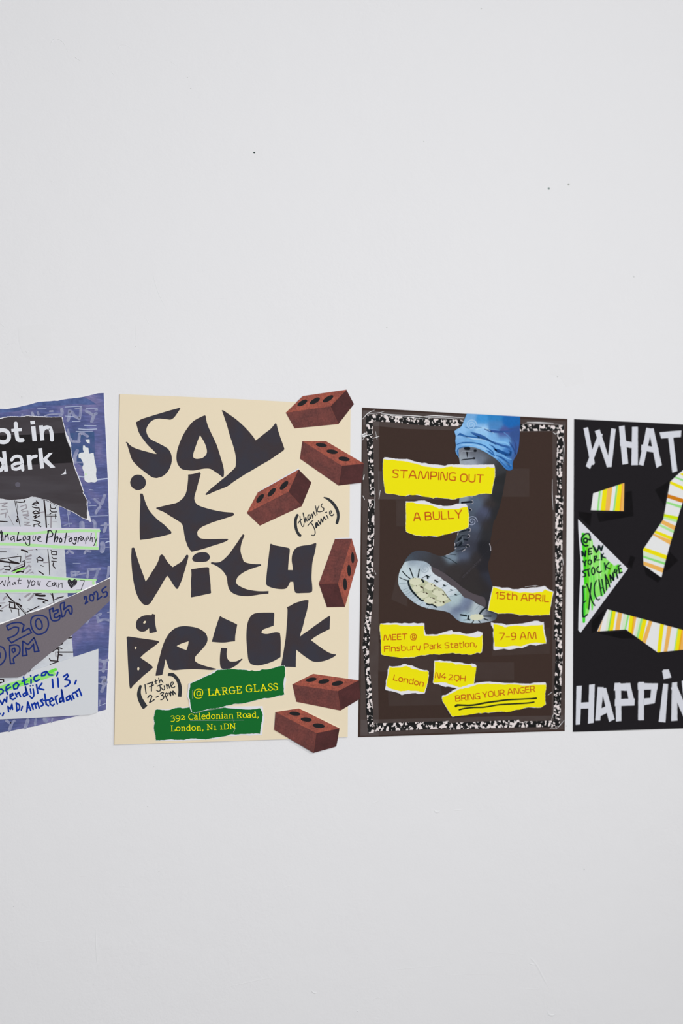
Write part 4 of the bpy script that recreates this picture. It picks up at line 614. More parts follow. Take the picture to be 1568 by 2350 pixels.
# ---------------------------------------------------------------- stroke lettering
def glyphs(txt):
    g = {}
    for line in txt.strip().split('\n'):
        ch, rest = line.split(' ', 1); g[ch] = [pts(q) for q in rest.split(';')]
    return g
SANS = glyphs('''S 0.58,.93 .45,1 .2,1 .06,.93 .04,.75 .1,.6 .3,.52 .5,.42 .56,.25 .52,.08 .4,0 .18,0 .03,.05
T 0,1 .7,1;.35,1 .35,0
A 0,0 .24,.88 .32,1 .42,1 .5,.88 .74,0;.1,.34 .64,.34
M 0,0 .1,.85 .17,1 .28,.93 .44,.2 .5,.06 .6,.06 .67,.2 .82,.9 .92,1 1.0,.9 1.06,0
P 0,0 0,1 .35,1 .56,.92 .6,.7 .56,.48 .35,.4 0,.4
I 0,0 0,1
N 0,0 0,.85 .06,1 .16,1 .22,.9 .44,.1 .5,0 .6,0 .66,.1 .66,1
G .62,.95 .5,1 .28,1 .08,.92 0,.7 0,.3 .08,.07 .28,0 .5,0 .62,.03 .62,.46 .36,.46
O .35,1 .12,.93 .02,.75 0,.5 .02,.25 .12,.07 .35,0 .58,.07 .68,.25 .7,.5 .68,.75 .58,.93 .35,1
U 0,1 0,.3 .07,.08 .25,0 .4,0 .57,.08 .64,.3 .64,1
B 0,0 0,1 .36,1 .54,.93 .57,.76 .52,.58 .36,.52 0,.52;.36,.52 .56,.45 .62,.27 .57,.07 .4,0 0,0
L 0,1 0,0 .5,0
Y 0,1 .32,.45 .64,1;.32,.45 .32,0
R 0,0 0,1 .36,1 .55,.92 .59,.71 .53,.5 .36,.42 0,.42;.34,.42 .6,0
E .52,1 0,1 0,0 .52,0;0,.52 .46,.52
H 0,0 0,1;.66,0 .66,1;0,.5 .66,.5
Q .35,1 .12,.93 .02,.75 0,.5 .02,.25 .12,.07 .35,0 .58,.07 .68,.25 .7,.5 .68,.75 .58,.93 .35,1;.35,0 .42,-.06 .42,-.2
F 0,0 0,1 .52,1;0,.52 .46,.52
1 0,.8 .2,1 .2,0
5 .52,1 .06,1 .04,.57 .3,.6 .5,.53 .56,.3 .5,.06 .3,0 .02,.03
7 0,1 .6,1 .58,.85 .18,0
9 .56,.5 .3,.42 .08,.5 .02,.72 .08,.93 .3,1 .5,.93 .57,.7 .56,.4 .44,.1 .3,.02 .08,0
- 0,.42 .42,.42
4 .45,1 .02,.36 .02,.26 .66,.26;.5,.5 .5,0
2 .04,.95 .3,1 .5,.94 .54,.75 .46,.58 .04,.12 .04,0 .58,0
@ .8,-.12 .6,-.2 .3,-.2 .08,-.05 0,.3 .04,.75 .25,.97 .55,1 .82,.88 .92,.55 .86,.15 .72,.1 .64,.25 .64,.72;.64,.68 .45,.74 .3,.62 .26,.38 .32,.16 .46,.12 .64,.25
a .05,.7 .3,.73 .44,.66 .48,.5 .48,0;.48,.42 .2,.42 .05,.33 .04,.12 .16,0 .34,.02 .48,.1
r 0,0 0,.72;0,.6 .12,.72 .32,.72
k 0,0 0,1.05;.46,.72 .1,.38 .5,0
n 0,0 0,.72;0,.62 .16,.73 .36,.73 .47,.64 .5,.5 .5,0
s .44,.7 .2,.73 .06,.66 .06,.46 .22,.38 .4,.3 .44,.14 .36,.02 .2,0 .02,.03
b 0,1.05 0,.05 .2,0 .38,.02 .5,.14 .53,.36 .5,.6 .38,.72 .2,.72 0,.62
u 0,.72 0,.2 .08,.04 .22,0 .38,.03 .5,.12;.5,.72 .5,0
y 0,.72 .08,.1 .2,.03 .4,.05;.52,.72 .4,.02 .3,-.25
i 0,0 0,.72;0,.94 0,.96
t .1,.95 .1,.15 .18,.02 .36,0;0,.72 .34,.72
o .27,.73 .1,.68 .02,.52 0,.36 .02,.2 .1,.05 .27,0 .44,.05 .52,.2 .54,.36 .52,.52 .44,.68 .27,.73
h 0,0 0,1.05;0,.62 .16,.73 .36,.73 .47,.64 .5,.5 .5,0
d .52,1.05 .52,0;.52,.1 .34,0 .14,.02 .02,.16 0,.36 .02,.58 .14,.72 .34,.72 .52,.66
e .02,.38 .5,.38 .48,.6 .36,.72 .18,.72 .04,.6 0,.38 .04,.12 .2,0 .45,.03
m 0,0 0,.72;0,.62 .14,.73 .26,.7 .32,.58 .32,0;.32,.62 .46,.73 .58,.7 .64,.58 .64,0
, .1,.12 .06,-.06 0,-.16''')
SERIFF = glyphs('''L .14,0 .14,1;0,1 .3,1;0,0 .58,0 .6,.26
A .36,1 .1,0;.34,1 .64,0;.18,.36 .54,.36;-.02,0 .24,0;.5,0 .8,0
R .14,0 .14,1;0,1 .36,1 .54,.93 .58,.74 .52,.56 .38,.48 .14,.48;.36,.48 .58,.08 .74,0;0,0 .3,0
G .62,.74 .6,.92 .4,1 .2,.95 .05,.75 0,.5 .05,.22 .2,.04 .42,0 .62,.08;.62,.04 .62,.42;.42,.42 .74,.42
E .14,0 .14,1;0,1 .56,1 .57,.76;.14,.52 .42,.52;.42,.63 .42,.41;0,0 .58,0 .61,.26
S .46,.76 .45,.93 .27,1 .1,.93 .06,.76 .15,.6 .4,.45 .49,.28 .44,.08 .27,0 .06,.06 .04,.26
@ .8,-.12 .6,-.27 .3,-.27 .08,-.1 0,.3 .06,.75 .27,1 .55,1.06 .82,.92 .92,.58 .86,.15 .74,.06 .66,.2 .68,.72;.66,.68 .48,.76 .34,.64 .28,.38 .34,.12 .48,.08 .66,.25
3 .04,.62 .2,.75 .4,.69 .44,.52 .34,.36 .16,.32 .38,.28 .5,.12 .48,-.1 .3,-.26 .02,-.24
9 .5,.36 .35,.2 .15,.2 .02,.4 .06,.65 .25,.76 .45,.65 .52,.38 .46,0 .3,-.22 .08,-.27
2 .05,.6 .2,.75 .4,.7 .45,.52 .36,.34 .05,.02 .5,.02 .52,.2
C .64,.74 .62,.93 .4,1 .2,.95 .05,.75 0,.5 .05,.22 .2,.04 .42,0 .62,.1
a .06,.62 .2,.74 .36,.7 .42,.55 .42,.1 .47,0 .56,.02;.42,.44 .2,.4 .05,.26 .07,.07 .2,0 .42,.12
l .12,1.08 .12,0;0,1.08 .12,1.08;0,0 .26,0
e .03,.4 .5,.42 .46,.65 .28,.75 .1,.66 .02,.42 .04,.15 .2,0 .38,.02 .5,.1
d .46,1.08 .46,0 .58,0;.34,1.08 .46,1.08;.46,.62 .28,.74 .1,.64 .02,.38 .08,.08 .26,0 .46,.14
o .27,.75 .08,.64 .01,.38 .08,.1 .27,0 .46,.1 .53,.38 .46,.64 .27,.75
n .12,.73 .12,0;0,.73 .12,.73;0,0 .24,0;.12,.6 .3,.74 .45,.68 .48,.5 .48,0;.37,0 .6,0
i .12,.73 .12,0;0,.73 .12,.73;0,0 .26,0;.08,1 .16,1
N .14,0 .14,1;.12,1 .66,.02;.66,0 .66,1;0,1 .16,1;0,0 .28,0;.54,1 .8,1
1 0,.62 .16,.74 .16,0;0,0 .34,0
D .14,0 .14,1;0,1 .35,1 .58,.9 .68,.5 .58,.1 .35,0 0,0
, .1,.12 .1,-.04 0,-.2''')
def word(mb, font, txt, x0, y0, x1, y1, cap, wd, d, gap=0.2, contrast=None, mi=0):
    global contrast_up
    ln = math.hypot(x1-x0, y1-y0); ux, uy = (x1-x0)/ln, (y1-y0)/ln; vx, vy = uy, -ux
    contrast_up = (vx, vy)
    pen = 0; items = []
    for ch in txt:
        ss = font[ch]; lo = min(p[0] for s_ in ss for p in s_); hi = max(p[0] for s_ in ss for p in s_)
        items.append((pen-lo, ss)); pen += hi-lo+gap
    pen -= gap
    w_ = wd*cap
    k = (ln-w_)/pen if pen > 0.15 else 1
    for off, ss in items:
        for s_ in ss:
            P_ = [(x0+ux*(w_/2+(off+p[0])*k)+vx*(w_/2+p[1]*(cap-w_)), y0+uy*(w_/2+(off+p[0])*k)+vy*(w_/2+p[1]*(cap-w_))) for p in s_]
            mb.stroke(P_, w_*(1.5 if len(s_) == 2 and abs(s_[0][1]-s_[1][1]) < .03 and s_[0][1] > .9 and abs(s_[0][0]-s_[1][0]) < .1 else 1), d, mi, contrast=contrast)
    contrast_up = (0.0, 1.0)

def wl(w_, k):
    if isinstance(w_, str): return [float(v)/k for v in w_.split(',')]
    return w_/k
def strokes(mb, frame, lst, d, mi=0, k=1.0):
    for w_, s in lst: mb.stroke(fr(frame, s), wl(w_, frame[2]/k), d, mi)

# ---------------------------------------------------------------- poster with SAY IT WITH A BRICK
K7 = 7.84
EDGE = mat('card_edge', (188, 165, 138), 0.8, 0.1)
CREAM = mat('cream_card', (231, 217, 189), 0.75, 0.15, 0.012, 500, bumps=0.05)
MARKER = mat('marker_ink', (61, 54, 58), 0.6, 0.12, 0.12, 900, c2=(57, 56, 65), c2scale=26)
PEN = mat('black_pen', (50, 52, 56), 0.6, 0.12, 0.06, 900)
def base_of(xa, xb, yb): 
    p = at(((xa+xb)/2, yb), 0.0); return (p.x, 0.0, p.z)
cream = thing('poster', 'cream poster reading SAY IT WITH A BRICK in big black letters with pasted bricks', 'poster', base_of(262, 798, 1709), 'posters in a row on the white wall')
DC = 1.5*MM
MB().poly([(275.1, 904.4), (540, 915.4), (804.8, 930.2), (801.5, 1310), (798.2, 1691.7), (530, 1700.6), (262.4, 1709.2), (268.6, 1310)], DC, back=0.9*MM, mside=1).build('card_sheet', [CREAM, EDGE], cream)
# the big letters: an i is one letter with its dot
groups = [[0], [1], [2], [3, 4], [5], [6], [7, 8], [9], [10], [11], [12], [13], [14, 15], [16], [17]]
for g in groups:
    mb = MB()
    for i in g:
        ox, oy, out, holes = CREAM_LETTERS[i]
        mb.poly(smooth(fr((ox, oy, K7), out)), DC+0.1*MM, [smooth(fr((ox, oy, K7), h)) for h in holes])
    mb.build('marker_letter', MARKER, cream)
mb = MB(); strokes(mb, THANKS[:3], THANKS[3], DC+0.1*MM); mb.build('handwriting', PEN, cream)
mb = MB(); strokes(mb, DATE[:3], DATE[3], DC+0.1*MM)
for s in DATE_PAREN[3]: mb.poly(smooth(fr(DATE_PAREN[:3], s)), DC+0.1*MM)
mb.build('handwriting', PEN, cream)
# cut-out pictures of bricks
def brickmat(name, c, c2, vs):
    m, nt, b = principled(name, 0.6, 0.2)
    v = coords(nt)
    f = ramp(nt, noise(nt, v, 60, 3, 0.6), [(0.38, (0, 0, 0)), (0.62, (1, 1, 1))])
    col = mixc(nt, f, alb(c), alb(c2))
    g = ramp(nt, noise(nt, v, 420, 3, 0.7), [(0.30, (1-vs, 1-vs, 1-vs)), (0.5, (1, 1, 1)), (0.72, (1+vs, 1+vs*.9, 1+vs*.9))])
    col = mixc(nt, 1.0, col, g, 'MULTIPLY')
    nt.links.new(col, b.inputs['Base Color']); return m
B_TOP = brickmat('printed_brick_top', (162, 84, 67), (138, 73, 62), .35)
B_FRONT = brickmat('printed_brick_front', (112, 61, 56), (97, 55, 52), .3)
B_END = brickmat('printed_brick_end', (80, 42, 42), (70, 37, 37), .2)
B_HOLE = mat('printed_brick_hole', (36, 35, 37), 0.6, 0.12, 0.1, 500)
B_EDGE = mat('printed_brick_bevel', (138, 76, 64), 0.6, 0.12, 0.3, 500)
WHITEP = mat('white_paper', (224, 224, 229), 0.75, 0.12, 0.015, 500)
for bi, (ox, oy, top, front, end, hs) in enumerate(BRICKS):
    fx = (ox, oy, K7); tp, ft, en = fr(fx, top), fr(fx, front), fr(fx, end)
    d0 = DC+(0.35 if bi not in (5,) else 1.0)*MM
    allp = tp+ft+en
    # outline of the three faces together (convex hull)
    hull = []
    q = sorted(set((round(a, 3), round(b, 3)) for a, b in allp))
    def half(q_):
        h = []
        for p in q_:
            while len(h) > 1 and (h[-1][0]-h[-2][0])*(p[1]-h[-2][1])-(h[-1][1]-h[-2][1])*(p[0]-h[-2][0]) <= 0: h.pop()
            h.append(p)
        return h[:-1]
    hull = half(q)+half(q[::-1])
    mb = MB(); mb.poly(hull, d0, back=DC+0.05*MM)
    br = mb.build('brick_cutout', [WHITEP], cream)
    MB().poly(tp, d0+0.05*MM).build('top_face', B_TOP, br)
    MB().poly(ft, d0+0.05*MM).build('front_face', B_FRONT, br)
    MB().poly(en, d0+0.05*MM).build('end_face', B_END, br)
    for (cx, cy, a, b, dg) in hs:
        ca, sa = math.cos(math.radians(dg)), math.sin(math.radians(dg))
        MB().poly([(ox+(cx+a*math.cos(t)*ca-b*math.sin(t)*sa)/K7, oy+(cy+a*math.cos(t)*sa+b*math.sin(t)*ca)/K7) for t in [j*2*math.pi/24 for j in range(24)]], d0+0.1*MM).build('core_hole', B_HOLE, br)
    mb = MB()
    iv = [p for p in tp if any(abs(p[0]-r[0])+abs(p[1]-r[1]) < .4 for r in ft) and any(abs(p[0]-r[0])+abs(p[1]-r[1]) < .4 for r in en)]
    if iv:
        c0 = iv[0]
        nb = [p for p in tp if p != c0 and any(abs(p[0]-r[0])+abs(p[1]-r[1]) < .4 for r in en)]
        for p in nb: mb.stroke([c0, p], 0.7, d0+0.12*MM)
        nb = [p for p in ft if math.hypot(p[0]-c0[0], p[1]-c0[1]) > 1 and any(abs(p[0]-r[0])+abs(p[1]-r[1]) < .4 for r in en)]
        for p in nb[:1]: mb.stroke([c0, p], 0.45, d0+0.12*MM)
        if mb.v: mb.build('bevel_line', B_EDGE, br)
    if bi == 2: MB().poly([tp[1], (tp[1][0]-.4, tp[1][1]-1.0), (tp[2][0]-.2, tp[2][1]-3.2), (tp[2][0]+.6, tp[2][1]-.2)], d0+0.3*MM).build('paper_rim', WHITEP, br)
    if bi == 3: MB().poly([ft[0], (ft[0][0]+.6, ft[0][1]-2.0), (ft[1][0]-3, ft[1][1]-2.4), ft[1]], d0+0.2*MM).build('paper_rim', WHITEP, br)
# green torn strips
GREENP = mat('green_print', (0, 104, 44), 0.7, 0.15, 0.04, 700)
YELT = mat('yellow_print', (236, 226, 0), 0.7, 0.12, 0.03, 700)
for li, (ox, oy, k, out, white) in enumerate(GREEN):
    dd = DC+(0.9 if li == 0 else 0.3)*MM
    MB().poly(torn(fr((ox, oy, k), white), .3, 2), dd, back=DC+0.05*MM)
    pg = MB().poly(torn(fr((ox, oy, k), white), .3, 2), dd, back=DC+0.05*MM).build('torn_strip', WHITEP, cream)
    MB().poly(torn(fr((ox, oy, k), out), .35, 1.6), dd+0.08*MM).build('green_print', GREENP, pg)
    mb = MB()
    for (t, x0, y0, x1, y1, cap) in SERIF[li]:
        word(mb, SERIFF, t, x0, y0, x1, y1, cap, 0.135 if t != '@' else 0.12, dd+0.16*MM, 0.15, contrast=0.62)
    mb.build('lettering', YELT, pg); pg['label'] = ['torn green paper strip with the gallery name', 'torn green paper strip with the London address'][li]

# clear sticky tape
def tapemat(name, c, alpha, rough, spec=0.5):
    m, nt, b = principled(name, rough, spec)
    b.inputs['Base Color'].default_value = (*alb(c), 1)
    v = coords(nt); g = noise(nt, v, 60, 3, 0.6)
    r_ = nt.nodes.new('ShaderNodeMapRange'); nt.links.new(g, r_.inputs[0])
    r_.inputs[1].default_value = 0.3; r_.inputs[2].default_value = 0.7; r_.inputs[3].default_value = alpha*0.8; r_.inputs[4].default_value = alpha*1.2
    nt.links.new(r_.outputs[0], b.inputs['Alpha'])
    return m
TAPE = tapemat('clear_tape', (200, 196, 198), 0.05, 0.35)
TAPE_FAINT = tapemat('faint_clear_tape', (200, 196, 198), 0.02, 0.45)
TAPE_DARK = tapemat('glossy_clear_tape', (14, 12, 14), 0.36, 0.4, 0.08)
CREASE_GLINT = tapemat('crease_glint', (236, 234, 238), 0.95, 0.2)  # near-white colour that paints the glints along tape creases
TAPE_THIN = tapemat('clear_tape_edge', (215, 215, 215), 0.25, 0.3)
mb = MB()
for w_, s in [(.9, "441.5,1603 441.5,1584.5 443,1583.5 475,1583.5"), (.8, "475,1583.5 550,1584.6"), (1.2, "437,1653.5 500,1653 560,1652.6"), (1.6, "450,1636 470,1631 490,1628 512,1624"), (.5, "534,1648 537,1658"), (1.4, "536,1680 541,1670")]:
    mb.stroke(pts(s), w_, DC+1.2*MM)
mb.build('tape_edge', TAPE_THIN, cream)

# ---------------------------------------------------------------- brown poster with the boot
DB = 0.7*MM
BROWN = mat('brown_card', (62, 48, 43), 0.75, 0.15, 0.10, 600)
RED = mat('red_print', (192, 74, 28), 0.7, 0.12, 0.05, 600)
YEL = mat('yellow_paper', (237, 225, 0), 0.75, 0.12, 0.015, 500)
BLKPEN = mat('black_marker', (38, 46, 26), 0.6, 0.12, 0.05, 600)
brown = thing('poster', 'brown poster with a printed boot, yellow torn labels and a marbled black and white border', 'poster', base_of(822, 1297, 1692), 'posters in a row on the white wall')
MB().poly([(831.7, 935.4), (1070, 949.5), (1302.6, 961.5), (1300, 1300), (1296.5, 1677.5), (1060, 1684.6), (822.4, 1691.8), (826.5, 1400)], DB, back=0.0).build('card_sheet', BROWN, brown)
def marble():
    m, nt, b = principled('marbled_paper', 0.6, 0.2)
    v = coords(nt, (1, 1, .85))
    n1 = noise(nt, v, 300, 2, 0.45)
    c = ramp(nt, n1, [(0.0, alb((20, 19, 21))), (0.535, alb((20, 19, 21))), (0.555, alb((226, 216, 214)))], 'LINEAR')
    nt.links.new(c, b.inputs['Base Color']); return m
MARB = marble()
ti = 0
for s in TAPES:
    MB().poly(pts(s), DB+(0.1+0.04*ti)*MM).build('clear_tape', TAPE if ti < 5 else TAPE_FAINT, brown); ti += 1
for s in MARBLED: MB().poly(pts(s), DB+0.75*MM, back=DB).build('marbled_strip', MARB, brown)
for w_, s in CREASE_GLINTS:  # highlights of the crinkled tape painted as whitish strokes
    mb = MB(); p = pts(s); mb.stroke(p, [w_*.5]+[w_*1.25]*(len(p)-2)+[w_*.4] if len(p) > 2 else w_, DB+0.85*MM); mb.build('crease_glint', CREASE_GLINT, brown)
def jitter_fill(outline, step):
    xs = [p[0] for p in outline]; ys = [p[1] for p in outline]; out = []
    def inside(x, y):
        c = False; n = len(outline)
        for i in range(n):
            a, b = outline[i], outline[(i+1) % n]
            if (a[1] > y) != (b[1] > y) and x < (b[0]-a[0])*(y-a[1])/(b[1]-a[1])+a[0]: c = not c
        return c
    y = min(ys)
    while y < max(ys):
        x = min(xs)
        while x < max(xs):
            q = (x+rnd.uniform(-.3, .3)*step, y+rnd.uniform(-.3, .3)*step)
            if inside(*q): out.append(q)
            x += step
        y += step
    return out
def picture(outline, samples, d, step=3.2, power=8.0, back=None):
    """a printed colour picture: every point takes its ink from the nearest sampled inks"""
    extra = jitter_fill(outline, step)
    P_ = [Vector(p) for p in outline+extra]; n = len(outline)
    vs, es, fs, *_ = delaunay_2d_cdt(P_, [(i, (i+1) % n) for i in range(n)], [], 1, 1e-4)
    mb = MB(); q = [(v[0], v[1]) for v in vs]
    mb.tri([at(p, d) for p in q], [tuple(f) for f in fs if len(f) == 3])
    mb.col = []
    for x, y in q:
        ws = 0; c = [0, 0, 0]
        for sx, sy, sc in samples:
            r2 = (x-sx)**2+(y-sy)**2; w_ = math.exp(-r2/(2*power*power))+1e-4/(r2+4)**1.5; ws += w_
            for k in range(3): c[k] += w_*sc[k]
        mb.col.append(tuple(v/ws for v in c))
    return mb
def colsamples(frame, s):
    out = []
    for it in s.split():
        p, c = it.split(':'); x, y = (float(v) for v in p.split(','))
        out.append((frame[0]+x/frame[2], frame[1]+y/frame[2], alb(c)))
    return out
def printmat():
    m, nt, b = principled('photo_print', 0.6, 0.2)
    a = nt.nodes.new('ShaderNodeAttribute'); a.attribute_name = 'print'
    g = ramp(nt, noise(nt, coords(nt), 350, 3, 0.6), [(0.3, (.93, .93, .93)), (0.7, (1.06, 1.06, 1.06))])
    nt.links.new(mixc(nt, 1.0, a.outputs['Color'], g, 'MULTIPLY'), b.inputs['Base Color']); return m
PRINT = printmat()
FR = {'J': J, 'K': K, 'M': M}
DP = DB+0.5*MM
boot_out = smooth(fr(M, BOOT_M)+fr(K, SHAFT2_K)[1:]+fr(J, SHAFT_J)+fr(K, SHAFT_K), True, 60, 2)
smp = [t for f_, s in BOOT_COL for t in colsamples(FR[f_], s)]
boot = picture(boot_out, smp, DP).build('boot_cutout', PRINT, brown)
sole = picture(smooth(fr(M, SOLE), True, 60, 2), colsamples(M, SOLE_COL), DP+0.06*MM).build('boot_sole', PRINT, boot)
MB().poly(smooth(fr(M, WELT)), DP+0.1*MM).build('welt', ink('84,77,82'), boot)
MB().poly(torn(smooth(fr(M, TREAD)), .3, 2), DP+0.1*MM).build('tread', ink('186,190,158'), boot)
LUG = ink('212,213,186')
for i, (cx, cy, a, b) in enumerate(LUMPS):
    MB().poly([(M[0]+(cx+a*math.cos(t)*(1+.08*math.sin(5*t)))/M[2], M[1]+(cy+b*math.sin(t)*(1+.1*math.cos(4*t)))/M[2]) for t in [j*2*math.pi/20 for j in range(20)]], DP+(0.13+.006*i)*MM).build('tread_lug', LUG, boot)
MB().poly(fr(M, HEEL), DP+0.14*MM).build('tread_lug', LUG, boot)
for i, (f_, c, lst) in enumerate(BOOT_MARKS):
    mb = MB(); strokes(mb, FR[f_], lst, DP+(0.18+0.02*i)*MM)
    mb.build(['tread_groove', 'tread_groove', 'tread_groove', 'boot_lace', 'boot_lace', 'eyelet', 'boot_lace', 'boot_lace'][i], ink(c), boot)['kind'] = 'stuff'
jeans = picture(smooth(fr(J, JEANS), True, 60, 2), colsamples(J, JEANS_COL), DP+0.4*MM, power=6.5).build('jeans_cuff', PRINT, boot)
mbs = {}
for w_, s, c in JEANS_FOLDS:
    mbs.setdefault(c, MB()).stroke(fr(J, s), wl(w_, J[2]), DP+0.44*MM)
for c, mb in mbs.items(): mb.build('denim_fold', ink(c), boot)
for f_, cx, cy, r, c in SWIRLS:
    fx = FR[f_]; mb = MB()
    mb.stroke([(fx[0]+(cx+r*(.16+.84*t/28)*math.cos(t*.45))/fx[2], fx[1]+(cy+r*(.16+.84*t/28)*math.sin(t*.45))/fx[2]) for t in range(29)], r*.14/fx[2], DP+(0.48 if f_ == 'J' else 0.36)*MM, sm=False)
    mb.build('swirl_mark', ink(c), boot)
mb = MB(); x0, y0, x1, y1 = M[0]+985/M[2], M[1]+525/M[2], M[0]+1240/M[2], M[1]+270/M[2]
word(mb, SANS, 'dreamstime', x0, y0, x1, y1, 5.2, .16, DP+.36*MM, .22)
mb.build('printed_name', ink('74,70,75'), boot)
mb = MB()
for s in ["690,1568 790,1440 1170,1060", "740,1100 1060,330", "840,1200 980,1050"]: mb.stroke(fr(K, s), .35, DP+.36*MM)
mb.build('fine_line', ink('58,56,62'), boot)
# torn yellow labels
for li, (ox, oy, k, out, white, words) in enumerate(YELLOW):
    dd = DB+(1.3+(0.4 if li in (7,) else 0))*MM
    lab = MB().poly(torn(fr((ox, oy, k), white), .35, 2.0), dd, back=DB+0.05*MM).build('torn_label', WHITEP, brown)
    MB().poly(torn(fr((ox, oy, k), out), .25, 1.8), dd+0.08*MM).build('yellow_print', YEL, lab)
    mb = MB()
    for (t, x0, y0, x1, y1, cap) in words: word(mb, SANS, t, x0, y0, x1, y1, cap, .125 if cap > 16 else .13, dd+0.16*MM, .22 if cap > 16 else .2)
    mb.build('lettering', RED, lab); lab['label'] = 'torn yellow paper label reading '+' '.join(w_[0] for w_ in words)
    if li == 7:
        mb = MB(); strokes(mb, UNDERLINES[:3], UNDERLINES[3], dd+0.17*MM); mb.build('underline', BLKPEN, lab)

# ---------------------------------------------------------------- black poster with tape letters
DK = 0.7*MM
BLACK = mat('black_card', (35, 33, 36), 0.75, 0.12, 0.08, 600)
TAPEW = mat('white_masking_tape', (211, 213, 221), 0.7, 0.15, 0.01, 400)
black = thing('poster', 'black poster reading WHAT and HAPPiN in white tape letters with striped paper ties', 'poster', base_of(1315, 1763, 1679), 'posters in a row on the white wall')
MB().poly([(1318.5, 961.6), (1568, 974.2), (1763, 984.2), (1762, 1665.9), (1568, 1671.8), (1315.4, 1679.6)], DK, back=0.0).build('card_sheet', BLACK, black)
for i, (f_, s) in enumerate(DARK_TAPES): MB().poly(fr(f_, s), DK+(0.06+0.01*i)*MM).build('clear_tape', TAPE_DARK, black)
for f_, quads in TAPE_LETTERS:
    lt = None
    for i, s in enumerate(quads):
        o = MB().poly(torn(fr(f_, s), .18, 4), DK+(0.2+0.13*i)*MM, back=DK).build('tape_letter' if lt is None else 'tape_piece', TAPEW, black if lt is None else lt)
        lt = lt or o
WHITEB = mat('striped_paper', (227, 228, 227), 0.75, 0.12, 0.01, 500)
def clip(poly, a, b, keep):
    """keep the side of line a-b on which the point keep lies"""
    def sd(p): return (b[0]-a[0])*(p[1]-a[1])-(b[1]-a[1])*(p[0]-a[0])
    sg = 1 if sd(keep) > 0 else -1
    out = []
    for i in range(len(poly)):
        p, q = poly[i-1], poly[i]; sp, sq = sd(p)*sg, sd(q)*sg
        if (sp >= 0) != (sq >= 0):
            t = sp/(sp-sq); out.append((p[0]+(q[0]-p[0])*t, p[1]+(q[1]-p[1])*t))
        if sq >= 0: out.append(q)
    return out
for f_, out, bands in TIES:
    o = fr(f_, out)
    tie = MB().poly(o, DK+0.7*MM, back=DK).build('striped_cutout', WHITEB, black)
    for s, c in bands:
        q = fr(f_, s); mid = (sum(p[0] for p in q)/4, sum(p[1] for p in q)/4)
        cl = clip(clip(o, q[0], q[1], mid), q[2], q[3], mid)
        if len(cl) > 2: MB().poly(cl, DK+0.78*MM).build('stripe', ink(c), tie)
flag = MB().poly(fr(T, FLAG), DK+0.8*MM, back=DK).build('pennant', mat('pennant_paper', (216, 217, 223), 0.75, 0.12, 0.01), black)
MB().poly(torn(fr(U, FLAG_GREEN), .3, 2), DK+0.86*MM).build('highlighter', ink('140,226,105'), flag)
for i, (r, g, b, w_, s) in enumerate([(*map(int, c.split(',')), w_, s) for c, w_, s in FLAG_STREAKS]):
    MB().stroke(fr(U, s), w_/U[2], DK+(0.88+0.01*i)*MM).build('highlighter', ink((r, g, b)), flag)
mb = MB(); strokes(mb, U, FLAG_TEXT, DK+1.1*MM); mb.build('handwriting', ink('18,40,38'), flag)

# ---------------------------------------------------------------- blue torn poster
DL = 0.8*MM
blue = thing('poster', 'blue torn collage poster with handwritten photography notes at the left edge', 'poster', base_of(-300, 243, 1690), 'posters in a row on the white wall')
def multi(lst): return [p for f_, s in lst for p in fr(f_, s)]
def bluemat():
    m, nt, b = principled('blue_print', 0.65, 0.2)
    v = coords(nt, (1, 1, 1)); v2 = coords(nt, (.5, 1, 2.0))
    c = ramp(nt, noise(nt, v, 22, 3, 0.55), [(0.34, alb((66, 80, 124))), (0.52, alb((86, 93, 143))), (0.68, alb((116, 113, 156)))])
    s_ = ramp(nt, noise(nt, v2, 160, 4, 0.65), [(0.38, (.84, .85, .88)), (0.56, (1.1, 1.1, 1.1)), (0.72, (1.6, 1.6, 1.5))])
    c = mixc(nt, 1.0, c, s_, 'MULTIPLY')
    nt.links.new(c, b.inputs['Base Color']); return m
BLUEM = bluemat()
MB().poly(torn(multi(BLUE_SHEET), .12, 5), DL, back=0.0, mside=1).build('blue_sheet', [BLUEM, WHITEP], blue)
MB().poly(fr(BLUE_TOP[0], BLUE_TOP[1]), DL+.05*MM).build('dark_band', mat('dark_blue_print', (66, 82, 130), 0.65, 0.2, .2, 300, c2=(90, 108, 160), c2scale=60), blue)
PALE = mat('pale_lilac_print', (150, 154, 182), 0.7, 0.15, 0.12, 300, c2=(126, 132, 168), c2scale=130)
for f_, l in PATTERN:
    for i, (w_, s_) in enumerate(l): MB().stroke(fr(f_, s_), w_/f_[2], DL+(.1+.008*(i % 4))*MM).build('pattern_mark', PALE, blue)
mb = MB()
for f_, l in STREAKS: strokes(mb, f_, l, DL+.12*MM)
mb.build('print_streak', mat('pale_streak_print', (180, 190, 216), 0.7, 0.15), blue)['kind'] = 'stuff'
MB().poly(smooth(fr(*CAN_BACK)), DL+.06*MM).build('dark_patch', mat('teal_print', (62, 86, 130), 0.65, 0.2, .15, 300, c2=(80, 92, 140), c2scale=60), blue)
mb = MB()
for f_, s in CAN: mb.poly(torn(smooth(fr(f_, s)), .25, 2), DL+.15*MM)
mb.poly(torn(fr(A1, "1180,1185 1195,1180 1198,1210 1182,1215"), .1, 3), DL+.17*MM, mi=1)
mb.build('pale_silhouette', [mat('pale_print', (224, 227, 228), 0.7, 0.15), ink('178,236,140')], blue)
news = MB().poly(torn(pts(NEWS), .3, 4), DL+.3*MM, back=DL).build('sketch_sheet', mat('sketch_paper', (207, 211, 216), 0.75, 0.12, 0.03, 120, c2=(196, 200, 208), c2scale=50), blue)
mb = MB()
for f_, l in SKETCH_GREY: strokes(mb, f_, l, DL+.36*MM)
